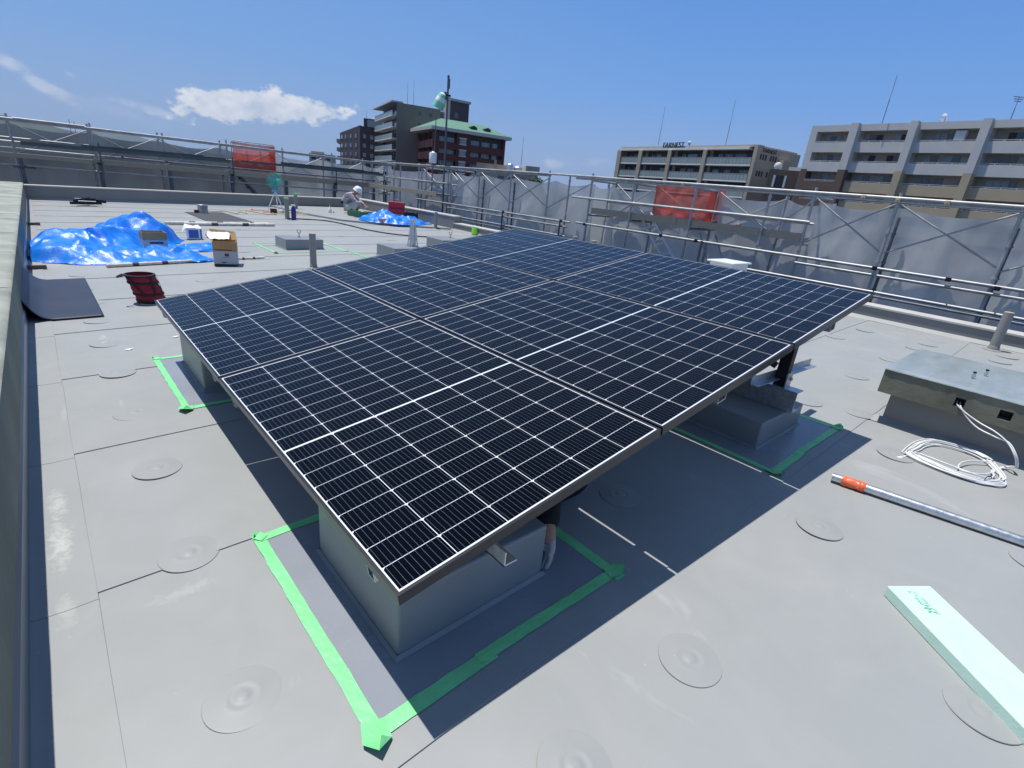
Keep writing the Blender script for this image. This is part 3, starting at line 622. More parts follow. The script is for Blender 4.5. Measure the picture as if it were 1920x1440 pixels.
def worker():
    t = thing('person', (7.0, 15.15, G(7) + .055), 'crouching worker in a white hard hat and pale camouflage jacket reaching into green crates', 'person', rz=R_(-43.2))
    def arm(sd): return [V(-.08, .16 * sd, .55), V(.10, .20 * sd, .37), V(.31, .10 * sd, .245)]
    P = [V(-.24, 0, .20), V(-.29, 0, .34), V(-.21, 0, .48), V(-.08, 0, .575), V(.0, 0, .60), V(.055, 0, .625), V(.115, 0, .655), V(.185, 0, .62)]
    Rr = [(.14, .13), (.135, .12), (.15, .115), (.12, .09), (.055, .055), (.06, .065), (.085, .095), (.05, .055)]
    E = [(i, i + 1) for i in range(7)]
    P += [V(.21, 0, .645)]; Rr += [.014]; E.append((7, 8))
    for sd in (1, -1):
        o = len(P); P += [V(.09, .085 * sd, .655)]; Rr += [.018]; E.append((6, o))
    for sd in (1, -1):
        o = len(P); a = arm(sd); P += a; Rr += [.058, .042, .027]; E += [(3, o), (o, o + 1), (o + 1, o + 2)]
        join_chain(P, E, Rr, o + 2, hand(a[2], (V(.9, -.05 * sd, -.25)), (0, -.4 * sd, -1), sd, .55))
        o = len(P); P += [V(-.17, .11 * sd, .185), V(.17, .19 * sd, .37), V(-.0, .17 * sd, .085), V(.13, .19 * sd, .03)]; Rr += [.085, .062, .043, (.04, .03)]; E += [(0, o), (o, o + 1), (o + 1, o + 2), (o + 2, o + 3)]
    skin_mesh('body', P, E, Rr, 'skin', t)
    P = [V(-.24, 0, .23), V(-.295, 0, .34), V(-.215, 0, .485), V(-.085, 0, .575), V(-.02, 0, .60)]; Rr = [(.17, .15), (.165, .145), (.18, .135), (.15, .105), (.07, .065)]; E = [(i, i + 1) for i in range(4)]
    for sd in (1, -1): o = len(P); a = arm(sd); a[2] = a[1].lerp(a[2], .85); P += a; Rr += [.078, .062, .042]; E += [(3, o), (o, o + 1), (o + 1, o + 2)]
    skin_mesh('jacket', P, E, Rr, 'jacket', t)
    P = [V(-.22, 0, .17)]; Rr = [(.155, .12)]; E = []
    for sd in (1, -1): o = len(P); P += [V(-.15, .11 * sd, .175), V(.17, .19 * sd, .365), V(.02, .172 * sd, .115)]; Rr += [.105, .082, .06]; E += [(0, o), (o, o + 1), (o + 1, o + 2)]
    skin_mesh('trousers', P, E, Rr, 'trousers', t)
    for sd in (1, -1): mb = MB(); mb.box((-.06, .135 * sd - .045, 0), (.17, .135 * sd + .055, .065)); mb.build('shoe', 'blackcloth', t, off=(0, 0, 0), bevel=.025, seg=3)
    T = basis((.115, 0, .70), (.86, 0, -.5), (0, 1, 0)); mb = MB()
    mb.lathe([(.150, -.035), (.142, -.02), (.132, .0), (.126, .04), (.105, .085), (.065, .112), (.0, .12)], n=28, T=T); mb.add([T @ V(.10 + .09 * cos(a) * .8, .12 * sin(a), -.032) for a in [R_(-80 + 16 * k) for k in range(11)]], [tuple(range(11))])
    mb.build('hard_hat', 'white', t, off=(0, 0, 0), smooth=True)
    mb = MB(); mb.lathe([(.05, 0), (.05, .012), (.035, .02), (0, .02)], n=18, T=basis((-.335, -.165, .30), (0, 0, 1), (1, .55, 0))); mb.build('cooling_fan', 'blackplastic', t, off=(0, 0, 0))
worker()
def hidden_worker():
    t = thing('person', (1.4, 1.0, G(1.4)), 'person in dark clothes lying under the solar array, gloved hand by the near plinth', 'person')
    W = lambda x, y, z: V(x - 1.4, y - 1.0, z - G(1.4))
    P = [W(1.62, 1.25, .2), W(1.48, 1.02, .22), W(1.30, .78, .25), W(1.16, .60, .28), W(1.07, .47, .31), W(1.01, .41, .33), W(.95, .35, .32)]
    Rr = [(.15, .12), (.14, .11), (.16, .12), (.12, .1), (.055, .055), (.085, .09), (.05, .05)]; E = [(i, i + 1) for i in range(6)]
    A = [W(1.08, .58, .27), W(.93, .36, .24), W(.80, .215, .185)]
    o = len(P); P += A; Rr += [.065, .052, .034]; E += [(3, o), (o, o + 1), (o + 1, o + 2)]
    join_chain(P, E, Rr, o + 2, hand(A[2], (-.05, -.12, -1), (-1, .1, 0), 1, .3))
    A2 = [W(1.30, .55, .24), W(1.26, .44, .12), W(1.08, .52, .05)]
    o = len(P); P += A2; Rr += [.065, .048, .03]; E += [(3, o), (o, o + 1), (o + 1, o + 2)]
    join_chain(P, E, Rr, o + 2, hand(A2[2], (-.8, .4, -.1), (0, 0, -1), -1, .3))
    for sd in (1, -1):
        o = len(P); P += [W(1.66 + .09 * sd, 1.37 - .05 * sd, .19), W(1.86 + .12 * sd, 1.86, .2 + .03 * sd), W(2.0 + .12 * sd, 2.25, .1), W(2.05 + .12 * sd, 2.38, .06)]; Rr += [.09, .065, .045, .04]; E += [(0, o), (o, o + 1), (o + 1, o + 2), (o + 2, o + 3)]
    skin_mesh('body', P, E, Rr, 'skin', t)
    P = [W(1.60, 1.23, .2), W(1.48, 1.02, .22), W(1.30, .78, .25), W(1.16, .60, .28)]; Rr = [(.17, .14), (.16, .13), (.18, .14), (.14, .12)]; E = [(0, 1), (1, 2), (2, 3)]
    for a in (A, A2): o = len(P); a = [a[0], a[1], a[1].lerp(a[2], 1.06)]; P += a; Rr += [.085, .068, .05]; E += [(3, o), (o, o + 1), (o + 1, o + 2)]
    skin_mesh('jacket', P, E, Rr, 'darkcloth', t)
    P = [W(1.62, 1.25, .19)]; Rr = [(.17, .14)]; E = []
    for sd in (1, -1): o = len(P); P += [W(1.66 + .09 * sd, 1.37 - .05 * sd, .19), W(1.86 + .12 * sd, 1.86, .2 + .03 * sd), W(2.0 + .12 * sd, 2.22, .1)]; Rr += [.105, .085, .06]; E += [(0, o), (o, o + 1), (o + 1, o + 2)]
    skin_mesh('trousers', P, E, Rr, 'darkcloth', t)
    for a, f, n, sd, cv in ((A[2], (-.05, -.12, -1), (-1, .1, 0), 1, .3),):
        H = hand(a, f, n, sd, cv, 1.0); PP = [Vector(a).lerp(A[1], .4)] + H[0]; EE = [(0, 1)] + [(i + 1, j + 1) for i, j in H[1]]; RR = [.033] + [tuple(k * 1.2 for k in r) if isinstance(r, tuple) else r * 1.22 for r in H[2]]
        skin_mesh('glove', PP, EE, RR, 'glove', t)
    mb = MB(); T = basis(W(1.0, .41, .36), (1, 0, 0), (0, 1, 0)); mb.lathe([(.115, -.03), (.11, .0), (.09, .04), (.05, .065), (0, .07)], n=20, T=T); mb.build('cap', 'darkcloth', t, off=(0, 0, 0), smooth=True)
    mb = MB(); mb.box((-.06, -.02, -.006), (.06, .02, .006), T=basis(W(.985, .355, .29), (1, .4, 0), (-.4, 1, .6))); mb.build('red_patch', 'redcloth', t, off=(0, 0, 0), bevel=.004)
hidden_worker()

# ------------------------------------------------------------------ tarpaulins
from mathutils.geometry import delaunay_2d_cdt
def facets(x0, x1, y0, y1, sp, hf, seed):
    """random triangulated relief: flat spans meeting in creases"""
    rnd = random.Random(seed); P = []
    y = y0 - sp
    while y < y1 + sp:
        x = x0 - sp
        while x < x1 + sp: P.append((x + rnd.uniform(-.42, .42) * sp, y + rnd.uniform(-.42, .42) * sp)); x += sp
        y += sp
    vs_, _, fs_, *_r = delaunay_2d_cdt([Vector(p) for p in P], [], [], 0, 1e-6); H_ = [hf(p[0], p[1], rnd) for p in vs_]
    tr = [(vs_[f[0]], vs_[f[1]], vs_[f[2]], H_[f[0]], H_[f[1]], H_[f[2]]) for f in fs_]; grid = {}
    for t_ in tr:
        for gx in range(int(math.floor(min(t_[0].x, t_[1].x, t_[2].x) / sp)), int(math.floor(max(t_[0].x, t_[1].x, t_[2].x) / sp)) + 1):
            for gy in range(int(math.floor(min(t_[0].y, t_[1].y, t_[2].y) / sp)), int(math.floor(max(t_[0].y, t_[1].y, t_[2].y) / sp)) + 1): grid.setdefault((gx, gy), []).append(t_)
    def f(x, y):
        for a, b, c, ha, hb, hc in grid.get((int(math.floor(x / sp)), int(math.floor(y / sp))), ()):
            d = (b.y - c.y) * (a.x - c.x) + (c.x - b.x) * (a.y - c.y)
            if abs(d) < 1e-12: continue
            u = ((b.y - c.y) * (x - c.x) + (c.x - b.x) * (y - c.y)) / d; v = ((c.y - a.y) * (x - c.x) + (a.x - c.x) * (y - c.y)) / d; w = 1 - u - v
            if u > -1e-6 and v > -1e-6 and w > -1e-6: return u * ha + v * hb + w * hc
        return 0
    return f
def tarp(name, label, ells, peaks, res, seed, holes=(), zfun=None, xmin=None):
    xs = [e[0] - e[2] for e in ells] + [e[0] + e[2] for e in ells]; ys = [e[1] - e[3] for e in ells] + [e[1] + e[3] for e in ells]
    x0, x1, y0, y1 = min(xs) - .15, max(xs) + .15, min(ys) - .15, max(ys) + .15; nx, ny = int((x1 - x0) / res), int((y1 - y0) / res)
    vs = []; keep = []
    hill_ = lambda x, y: sum(p[2] * math.exp(-((x - p[0]) / p[3]) ** 2 - ((y - p[1]) / p[4]) ** 2) for p in peaks)
    F1 = facets(x0, x1, y0, y1, .27, lambda x, y, r: hill_(x, y) * r.uniform(.68, 1.25) + r.uniform(0, .07), seed); F2 = facets(x0, x1, y0, y1, .12, lambda x, y, r: r.uniform(-.022, .022) * (1 + 1.5 * min(1, hill_(x, y) * 4)), seed + 1); F3 = facets(x0, x1, y0, y1, .055, lambda x, y, r: r.uniform(-.006, .006), seed + 2)
    for j in range(ny + 1):
        for i in range(nx + 1):
            x = x0 + (x1 - x0) * i / nx; y = y0 + (y1 - y0) * j / ny
            mk = max(1 - math.hypot((x - e[0]) / e[2], (y - e[1]) / e[3]) for e in ells) + .16 * noise.noise(V(x * 2.6, y * 2.6, seed))
            if xmin is not None: mk = min(mk, (x - xmin) * 6)
            h = sum(p[2] * math.exp(-((x - p[0]) / p[3]) ** 2 - ((y - p[1]) / p[4]) ** 2) for p in peaks)
            for hx, hy, hr, hs in holes: h *= 1 - .96 * math.exp(-((x - hx) / hr) ** 4 - ((y - hy) / hs) ** 4)
            edge = max(0, min(1, mk / .22)); edge = edge * edge * (3 - 2 * edge)
            wv = V(x * 1.5 + noise.noise(V(x * 2, y * 2, seed)) * .5, y * 1.5, seed + 3)
            hf_ = 1
            for hx, hy, hr, hs in holes: hf_ *= 1 - .96 * math.exp(-((x - hx) / hr) ** 4 - ((y - hy) / hs) ** 4)
            wx = x + .05 * noise.noise(V(x * 3, y * 3, seed)); wy = y + .05 * noise.noise(V(x * 3, y * 3, seed + 5))
            z = F1(wx, wy) * hf_ + F2(wx, wy) + F3(x, y)
            z = max(z, .0) * edge + .006 + .012 * abs(noise.noise(V(x * 7, y * 7, seed))) * (1 - edge)
            bz = zfun(x, y) if zfun else G(x)
            dx = .04 * noise.noise(V(x * 4, y * 4, seed + 9)) * edge; dy = .04 * noise.noise(V(x * 4, y * 4, seed + 19)) * edge
            vs.append((x + dx, y + dy, bz + z)); keep.append(mk)
    fs = []; w = nx + 1
    for j in range(ny):
        for i in range(nx):
            k = (j * w + i, j * w + i + 1, (j + 1) * w + i + 1, (j + 1) * w + i)
            if min(keep[a] for a in k) > 0: fs += [(k[0], k[1], k[2]), (k[0], k[2], k[3])] if (i + j) % 2 else [(k[0], k[1], k[3]), (k[1], k[2], k[3])]
    used = sorted({a for f in fs for a in f}); mp = {a: i for i, a in enumerate(used)}
    mb = MB(); mb.add([vs[a] for a in used], [tuple(mp[a] for a in f) for f in fs]); o = mb.build(name, 'tarp', smooth=True)
    o.data.set_sharp_from_angle(angle=R_(22)); return tag(o, label, 'tarpaulin')
tarp('tarpaulin', 'big crumpled heap of blue tarpaulin against the left wall, half covering a carton', [(.15, 8.9, .98, 1.4), (.55, 9.9, .75, .9), (-.25, 8.6, .6, .9), (.45, 7.95, .85, .52), (1.3, 8.75, .46, .36), (1.02, 7.58,   .33, .12)],
     [(.52, 9.75, .43, .40, .55), (-.35, 9.3, .20, .33, .55), (-.1, 8.6, .26, .35, .42), (.22, 8.9, .22, .35, .35), (.95, 9.5, .17, .3, .35), (.35, 7.9, .12, .7, .25), (-.45, 8.2, .16, .28, .3), (.8, 8.05, .10, .3, .16), (1.35, 8.75, .09, .3, .16)], .022, 3, holes=((.80, 8.72, .25, .33),), xmin=wl(8.5) + .02)
tarp('tarpaulin', 'small bunched blue tarpaulin on the far platform beside the red tool case', [(6.75, 12.75, .5, .5), (7.25, 12.35, .65, .45), (6.55, 12.95, .4, .5), (7.75, 12.5, .35, .22), (7.0, 13.3, .45, .4)],
     [(6.75, 12.95, .34, .28, .35), (7.05, 12.5, .2, .35, .25), (7.55, 12.5, .15, .3, .2), (6.45, 12.9, .1, .25, .25)], .022, 12, zfun=lambda x, y: G(x) + .055)

# ------------------------------------------------------------------ cartons, cans, bucket, rolls
def carton(name, c, w, d, h, rz, label, printed=True, flaps=True, top='card'):
    t = thing(name, (c[0], c[1], G(c[0]) + .006), label, 'carton', rz=R_(rz)); Z = (0, 0, 0)
    mb = MB(); T_ = .006
    mb.box((-w / 2, -d / 2, .03), (w / 2, d / 2, h * .6), 0); mb.box((-w / 2 + .004, -d / 2 + .004, 0), (w / 2 - .004, d / 2 - .004, .0295), 2)
    for a, b in (((-w / 2, -d / 2), (w / 2, -d / 2 + T_)), ((-w / 2, d / 2 - T_), (w / 2, d / 2)), ((-w / 2, -d / 2 + T_), (-w / 2 + T_, d / 2 - T_)), ((w / 2 - T_, -d / 2 + T_), (w / 2, d / 2 - T_))):
        mb.box((*a, h * .6 + .0002), (*b, h), 1)
    mb.build('box_body', ['cardwhite', 'card', 'blackink'], t, off=Z)
    if flaps:
        mb = MB()
        mb.add([(-w / 2, d / 2, h), (w / 2, d / 2, h), (w / 2 - .02, d / 2 + .10, h + .10), (-w / 2 - .05, d / 2 + .07, h + .13)], [(0, 1, 2, 3)])
        mb.add([(-w / 2, -d / 2, h), (-w / 2, d / 2, h), (-w / 2 - .10, d / 2 + .0, h + .05), (-w / 2 - .07, -d / 2 + .03, h + .09)], [(0, 1, 2, 3)])
        mb.add([(w / 2, -d / 2, h), (w / 2, d / 2, h), (w / 2 - .07, d / 2, h - .07), (w / 2 - .07, -d / 2, h - .06)], [(0, 1, 2, 3)])
        mb.build('flap', 'card', t, off=Z)
        mb = MB(); vs = []; fs = []; nn = 12
        for j in range(nn + 1):
            for i in range(nn + 1):
                x = -w / 2 - .07 + (w * .95) * i / nn; y = -.02 + (d / 2 + .08) * j / nn
                vs.append((x, y, h + .02 + .07 * j / nn + .018 * noise.noise(V(x * 22, y * 22, 5))))
        fs = [(j * (nn + 1) + i, j * (nn + 1) + i + 1, (j + 1) * (nn + 1) + i + 1, (j + 1) * (nn + 1) + i) for j in range(nn) for i in range(nn)]
        mb.add(vs, fs); mb.build('packing_paper', 'paper', t, off=Z, smooth=True)
    if printed:
        mb = MB(); y = -d / 2 - .001
        mb.quad((-w * .42, y, h * .64), (w * .30, y, h * .64), (w * .30, y, h * .68), (-w * .42, y, h * .68), 0)
        mb.quad((-w * .02, y, h * .40), (w * .16, y, h * .40), (w * .16, y, h * .52), (-w * .02, y, h * .52), 0)
        mb.quad((-w * .12, y, h * .34), (w * .22, y, h * .34), (w * .22, y, h * .355), (-w * .12, y, h * .355), 1)
        mb.quad((-w * .15, y, h * .14), (w * .02, y, h * .14), (w * .02, y, h * .18), (-w * .15, y, h * .18), 1)
        mb.build('print', ['ink', 'blackink'], t, off=Z)
    else:
        mb = MB(); y = -d / 2 - .001; mb.quad((-w * .25, y, h * .40), (w * .32, y, h * .40), (w * .32, y, h * .50), (-w * .25, y, h * .50), 0); mb.build('print', 'blackink', t, off=Z)
    return t
carton('carton', (1.37, 7.24, 0), .29, .24, .335, -18, 'open brown and white carton with torn flaps standing alone by the paint can')
carton('carton', (.74, 8.74, 0), .31, .28, .275, 2, 'brown and grey carton half buried in the blue tarpaulin heap', printed=False, flaps=False)
mb = MB(); mb.lathe([(.045, 0), (.05, .02), (.05, .1), (.04, .12)], c=(.62, 8.45, G(.6) + .04), n=12, T=Matrix.Rotation(R_(70), 4, 'Y')); tag(mb.build('paper_roll', 'paper', smooth=True), 'small cream paper roll leaning on the carton in the tarpaulin heap', 'paper roll')
t = thing('pail', (1.52, 9.95, G(1.5) + .004), 'square white and blue pail with a crumpled lid, behind the open carton', 'pail')
mb = MB(); mb.prism([(-.115, -.1), (.115, -.1), (.115, .1), (-.115, .1)], 0, .2); mb.build('pail_body', 'white', t, off=(0, 0, 0), bevel=.02, seg=3)
mb = MB(); mb.quad((-.10, -.1012, .03), (.05, -.1012, .03), (.05, -.1012, .17), (-.10, -.1012, .17)); mb.quad((.075, -.1012, .02), (.10, -.1012, .02), (.10, -.1012, .18), (.075, -.1012, .18)); mb.build('pail_label', 'bluelabel', t, off=(0, 0, 0))
mb = MB(); mb.add([(-.15, -.12, .20), (.02, -.10, .202), (.03, .08, .215), (-.12, .1, .25), (-.2, -.04, .12)], [(0, 1, 2, 3), (0, 3, 4)]); mb.add([(-.1, 0, .204), (.11, -.05, .204), (.09, .09, .24)], [(0, 1, 2)]); mb.build('pail_lid', 'paper', t, off=(0, 0, 0))
t = thing('paint_can', (2.70, 14.85, G(2.7) + .004), 'grey metal can with a wire handle standing on the far dark mat', 'can')
mb = MB(); mb.lathe([(.12, 0), (.12, .20), (.125, .205), (.115, .21), (.11, .19), (0, .19)], n=24); mb.build('can_body', 'galv', t, off=(0, 0, 0), smooth=True)
mb = MB(); mb.tube([(.12 * cos(a), -.12, .19 - .10 * sin(a)) if 0 else (.122 * cos(a), -.05 * sin(a) - .1 * sin(a), .19 - .08 * sin(a)) for a in [pi * k / 12 for k in range(13)]], .003, 5); mb.build('can_handle', 'pipe_dark', t, off=(0, 0, 0))
mb = MB(); mb.box((-.2, -.06, 0), (-.12, .02, .07)); mb.build('brush_block', 'blackplastic', t, off=(0, 0, 0), bevel=.01)
# red collapsible bucket
def bucket():
    t = thing('tool_bucket', (.21, 5.32, G(.2) + .006), 'red canvas tool bucket with black straps, leaning to the left', 'tool bucket')
    r, h = .122, .275; sh = lambda z: V(-.075 * z / h, .02 * z / h, 0)
    def ring(rr, z): s_ = sh(z); return [V(rr * cos(2 * pi * k / 36), rr * sin(2 * pi * k / 36), z) + s_ for k in range(36)]
    def skin(mb, rings, mi=0):
        vs = [p for rg in rings for p in rg]; mb.add(vs, [(i * 36 + k, i * 36 + (k + 1) % 36, (i + 1) * 36 + (k + 1) % 36, (i + 1) * 36 + k) for i in range(len(rings) - 1) for k in range(36)], mi)
    mb = MB(); skin(mb, [ring(r + .004 * sin(z * 60), z) for z in [h * k / 10 for k in range(11)]]); skin(mb, [ring(r - .004, h), ring(r - .006, .02)]); mb.add(ring(r - .01, .02), [tuple(range(36))]); mb.build('canvas_shell', 'redcloth', t, off=(0, 0, 0), smooth=True)
    for z0, z1, nm in ((0, .032, 'base_band'), (.078, .096, 'lower_band'), (.19, .21, 'upper_band'), (.262, .28, 'rim')):
        mb = MB(); skin(mb, [ring(r + .004, z0), ring(r + .010, z0 + .002), ring(r + .010, z1 - .002), ring(r + .003, z1), ring(r - .008, z1)]); mb.build(nm, 'blackcloth', t, off=(0, 0, 0))
    for k, (a, b) in enumerate(((-2.6, -1.95), (-1.0, -1.2), (-.2, -.5), (1.2, 1.2), (2.4, 2.4))):
        mb = MB(); vs = []
        for i in range(9):
            z = .09 + .175 * i / 8; an = b + (a - b) * i / 8; rr = r + .011
            for w in (-.07, .07): vs.append(V(rr * cos(an + w), rr * sin(an + w), z) + sh(z))
        mb.add(vs, [(2 * i, 2 * i + 1, 2 * i + 3, 2 * i + 2) for i in range(8)]); mb.build('strap', 'blackcloth', t, off=(0, 0, 0))
    mb = MB(); c = sh(h) + V(-.118, -.05, h); mb.tube([c + V(-.02 - .05 * sin(a), -.03 * cos(a) - .02, .012 - .02 * sin(a)) for a in [pi * k / 10 for k in range(11)]], .009, 6); mb.build('handle', 'blackcloth', t, off=(0, 0, 0), smooth=True)
    mb = MB(); vs = []
    for i in range(11):
        a = pi * .02 + pi * .5 * i / 10; 
        for w in (-.016, .016): vs.append(V(-.11 + .22 * i / 10, .02 + w, h - .05 + .035 * cos(i / 10 * pi * 2)) + sh(h))
    mb.add(vs, [(2 * i, 2 * i + 1, 2 * i + 3, 2 * i + 2) for i in range(10)]); mb.build('handle', 'rubber2', t, off=(0, 0, 0))
bucket()
# sheets lying on the roof
def sheet(name, pts, m, label, cat, dz=.006, zf=None, n=14):
    (ax, ay), (bx, by), (cx, cy), (dx, dy) = pts; vs = []
    for j in range(n + 1):
        for i in range(n + 1):
            u, v = i / n, j / n; x = (ax * (1 - u) + bx * u) * (1 - v) + (dx * (1 - u) + cx * u) * v; y = (ay * (1 - u) + by * u) * (1 - v) + (dy * (1 - u) + cy * u) * v
            vs.append((x, y, (zf(x, y) if zf else G(x)) + dz + .003 * noise.noise(V(x * 3, y * 3, 2)) + .003))
    mb = MB(); mb.add(vs, [(j * (n + 1) + i, j * (n + 1) + i + 1, (j + 1) * (n + 1) + i + 1, (j + 1) * (n + 1) + i) for j in range(n) for i in range(n)])
    o = mb.build(name, m, smooth=True); so_ = o.modifiers.new('Solidify', 'SOLIDIFY'); so_.thickness = .003; return tag(o, label, cat)
def wallz(x, y):
    d = x - (wl(5.5)); z = G(x)
    if d < .17: z += .17 * (1 - d / .17) ** 2.4 + .004
    return z
sheet('rubber_sheet', ((-.755, 4.86), (-.225, 4.86), (-.24, 6.66), (-.745, 6.66)), 'rubber', 'dark blue-grey sheet curled up against the left wall, nearer than the blue tarpaulin', 'rubber sheet', .018, wallz, 26)
sheet('rubber_mat', ((2.35, 12.42), (3.33, 12.62), (3.2, 15.1), (2.3, 15.0)), 'rubber2', 'dark flat mat on the far roof, behind the long wrapped rolls', 'mat')
def roll(p, q, r, label, dark=False, name='wrapped_roll'):
    p = V(*p, G(p[0]) + r + .006); q = V(*q, G(q[0]) + r + .006); n = 26; pts = [p.lerp(q, i / n) + V(0, .008 * noise.noise(V(i * .5, 1, 0)), 0) for i in range(n + 1)]
    mb = MB(); mb.tube(pts, [r * (1 + .18 * noise.noise(V(i * .7, r * 99, 3))) for i in range(n + 1)], 10)
    for k in (.28, .62): mb.cyl(p.lerp(q, k), p.lerp(q, k + .07), r * 1.12, n=12, mi=1)
    tag(mb.build(name, ['rollpaper', 'rubber2'], smooth=True), label, 'wrapped roll', 'long paper-wrapped rolls lying on the roof')
roll((1.42, 12.15), (3.0, 12.14), .035, 'wrapped roll lying on the left in front of the dark mat'); roll((1.75, 12.02), (3.55, 11.97), .032, 'longest wrapped roll, with a bunched right end, in front of the dark mat'); roll((2.4, 12.22), (3.5, 12.18), .03, 'short wrapped roll tucked behind the two long ones by the dark mat')
roll((.02, 7.36), (1.0, 7.52), .022, 'thin wrapped roll poking out under the front of the blue tarpaulin heap'); roll((1.55, 7.62), (2.0, 7.66), .016, 'short thin wrapped roll sticking out behind the open carton')
# folded steel trestle far left
t = thing('steel_bracket', (.42, 16.2, G(.4) + .004), 'folded black and grey steel trestle lying flat near the far parapet', 'steel trestle')
mb = MB()
for a, b in (((-.32, -.3, .04), (.3, -.25, .06)), ((-.1, .3, .08), (.42, .1, .07)), ((-.2, -.1, .1), (.2, -.05, .12)), ((-.25, -.28, .08), (.1, .28, .12))): angle_bar(mb, a, b, .06, .01)
mb.build('bar', 'black_steel', t, off=(0, 0, 0)); mb = MB(); mb.box((-.15, -.2, .07), (.2, -.05, .12)); mb.box((-.2, 0, .1), (.05, .06, .16)); mb.build('plate', 'galv', t, off=(0, 0, 0), bevel=.01)
# pipe stubs
for x, y, h, r, lb, cp in ((2.41, 6.75, .49, .047, 'tallest-looking bare pipe stub, standing right behind the upper edge of the array', 'stubcap'), (4.38, 13.55, .54, .055, 'pipe stub with green tape on top, beside the navy bottle', 'tape'), (5.6, 16.3, .50, .05, 'pipe stub with a green flap on top, standing in yellow cord by the far parapet', 'tape'),
                       (7.71, 11.6, .44, .048, 'pipe stub rising through the far platform edge, by the step in the parapet', 'stub'), (7.86, -.36, .46, .05, 'pipe stub with a tan top standing at the right edge, beyond the concrete slab', 'stubcap'), (7.6, 6.32, .475, .05, 'tan pipe stub top just showing over the array\'s far edge, left one of two', 'stubcap'), (7.6, 5.82, .455, .055, 'tan pipe stub top just showing over the array\'s far edge, nearer the stair', 'stubcap')):
    t = thing('pipe_stub', (x, y, G(x)), lb, 'pipe stub', 'capped pipe stubs rising from the roof'); z = G(x)
    mb = MB(); mb.cyl((x, y, z - .01), (x, y, z + h), r, n=24); mb.lathe([(r + .05, .0), (r + .03, .006), (r + .008, .012), (r + .003, .05), (r, .055)], c=(x, y, z + .003), n=24); mb.build('pipe', 'stub', t, smooth=True)
    mb = MB(); mb.cyl((x, y, z + h + .0005), (x, y, z + h + .008), r * .92, n=20)
    if cp == 'tape' and y > 15: mb.box((x - .03, y - .09, z + h + .009), (x + .13, y + .02, z + h + .02))
    if cp == 'tape': mb.cyl((x, y, z + h - .03), (x, y, z + h + .012), r * 1.08, n=20)
    mb.build('pipe_top', cp, t)
# folded tripod on the plinth
t = thing('folded_tripod', (4.42, 7.32, G(4.4) + .2), 'folded galvanised tripod standing upright on the plinth beyond the array', 'tripod')
mb = MB(); mb.box((-.028, -.028, 0), (.028, .028, .47)); mb.box((-.05, -.05, .44), (.05, .05, .455)); mb.build('column', 'galv', t, off=(0, 0, 0), bevel=.003)
for k in range(4):
    a = k * pi / 2 + .5; mb = MB(); mb.cyl((.045 * cos(a), .045 * sin(a), .36), (.10 * cos(a), .10 * sin(a), 0), .011, n=8); mb.cyl((.035 * cos(a), .035 * sin(a), .18), (.07 * cos(a), .07 * sin(a), .10), .008, n=6); mb.cyl((.10 * cos(a), .10 * sin(a), 0), (.10 * cos(a), .10 * sin(a), .012), .022, n=10); mb.build('leg', 'galv', t, off=(0, 0, 0), smooth=True)
# fan on tripod
t = thing('site_fan', (4.78, 15.6, G(4.8) + .004), 'teal floor fan in a round guard on a grey tripod', 'fan'); rf = R_(46.7 - 90 + 90)
T = basis((0, 0, .86), (sin(R_(46.7)), -cos(R_(46.7)), 0), (0, 0, 1)); mb = MB()
for k in range(5):
    a = 2 * pi * k / 5 + .3; pts = [T @ V(rr * cos(a + s_), rr * sin(a + s_), zz) for rr, s_, zz in ((.03, -.3, .0), (.12, -.45, .03), (.18, -.25, .03), (.185, .12, .0), (.12, .32, -.02), (.03, .4, -.01))]; mb.add(pts, [tuple(range(6))])
mb.build('blade', 'fan', t, off=(0, 0, 0))
mb = MB(); ringp = lambda rr, z: [T @ V(rr * cos(2 * pi * k / 30), rr * sin(2 * pi * k / 30), z) for k in range(30)]
for rr, z in ((.215, .0), (.215, .05), (.215, -.05), (.14, .075), (.07, .085)): mb.tube(ringp(rr, z), .004, 5, closed=True)
for k in range(24):
    a = 2 * pi * k / 24; mb.tube([T @ V(.04 * cos(a), .04 * sin(a), .085), T @ V(.14 * cos(a), .14 * sin(a), .075), T @ V(.215 * cos(a), .215 * sin(a), .04), T @ V(.215 * cos(a), .215 * sin(a), -.05), T @ V(.05 * cos(a), .05 * sin(a), -.085)], .0018, 4)
mb.build('guard', 'fan', t, off=(0, 0, 0))
mb = MB(); mb.cyl(T @ V(0, 0, -.16), T @ V(0, 0, -.02), .07, n=16); mb.cyl(T @ V(0, 0, -.02), T @ V(0, 0, .07), .03, n=12); mb.build('motor', 'fan', t, off=(0, 0, 0), smooth=True)
mb = MB(); mb.cyl((0, 0, .47), (0, 0, .66), .03); mb.box((-.09, -.03, .55), (.05, .04, .62)); mb.build('yoke', 'skyblue', t, off=(0, 0, 0))
for k in range(3): a = k * 2 * pi / 3 + .4; mb = MB(); mb.cyl((.02 * cos(a), .02 * sin(a), .56), (.26 * cos(a), .26 * sin(a), 0), .014, n=8); mb.build('leg', 'white', t, off=(0, 0, 0))
mb = MB(); mb.box((-.12, -.22, 0), (.04, -.10, .12)); tag(mb.build('tool_box', 'blackplastic', None, bevel=.01), 'small black box with red cord at the foot of the fan', 'box').location = (4.62, 15.4, G(4.6) + .005)
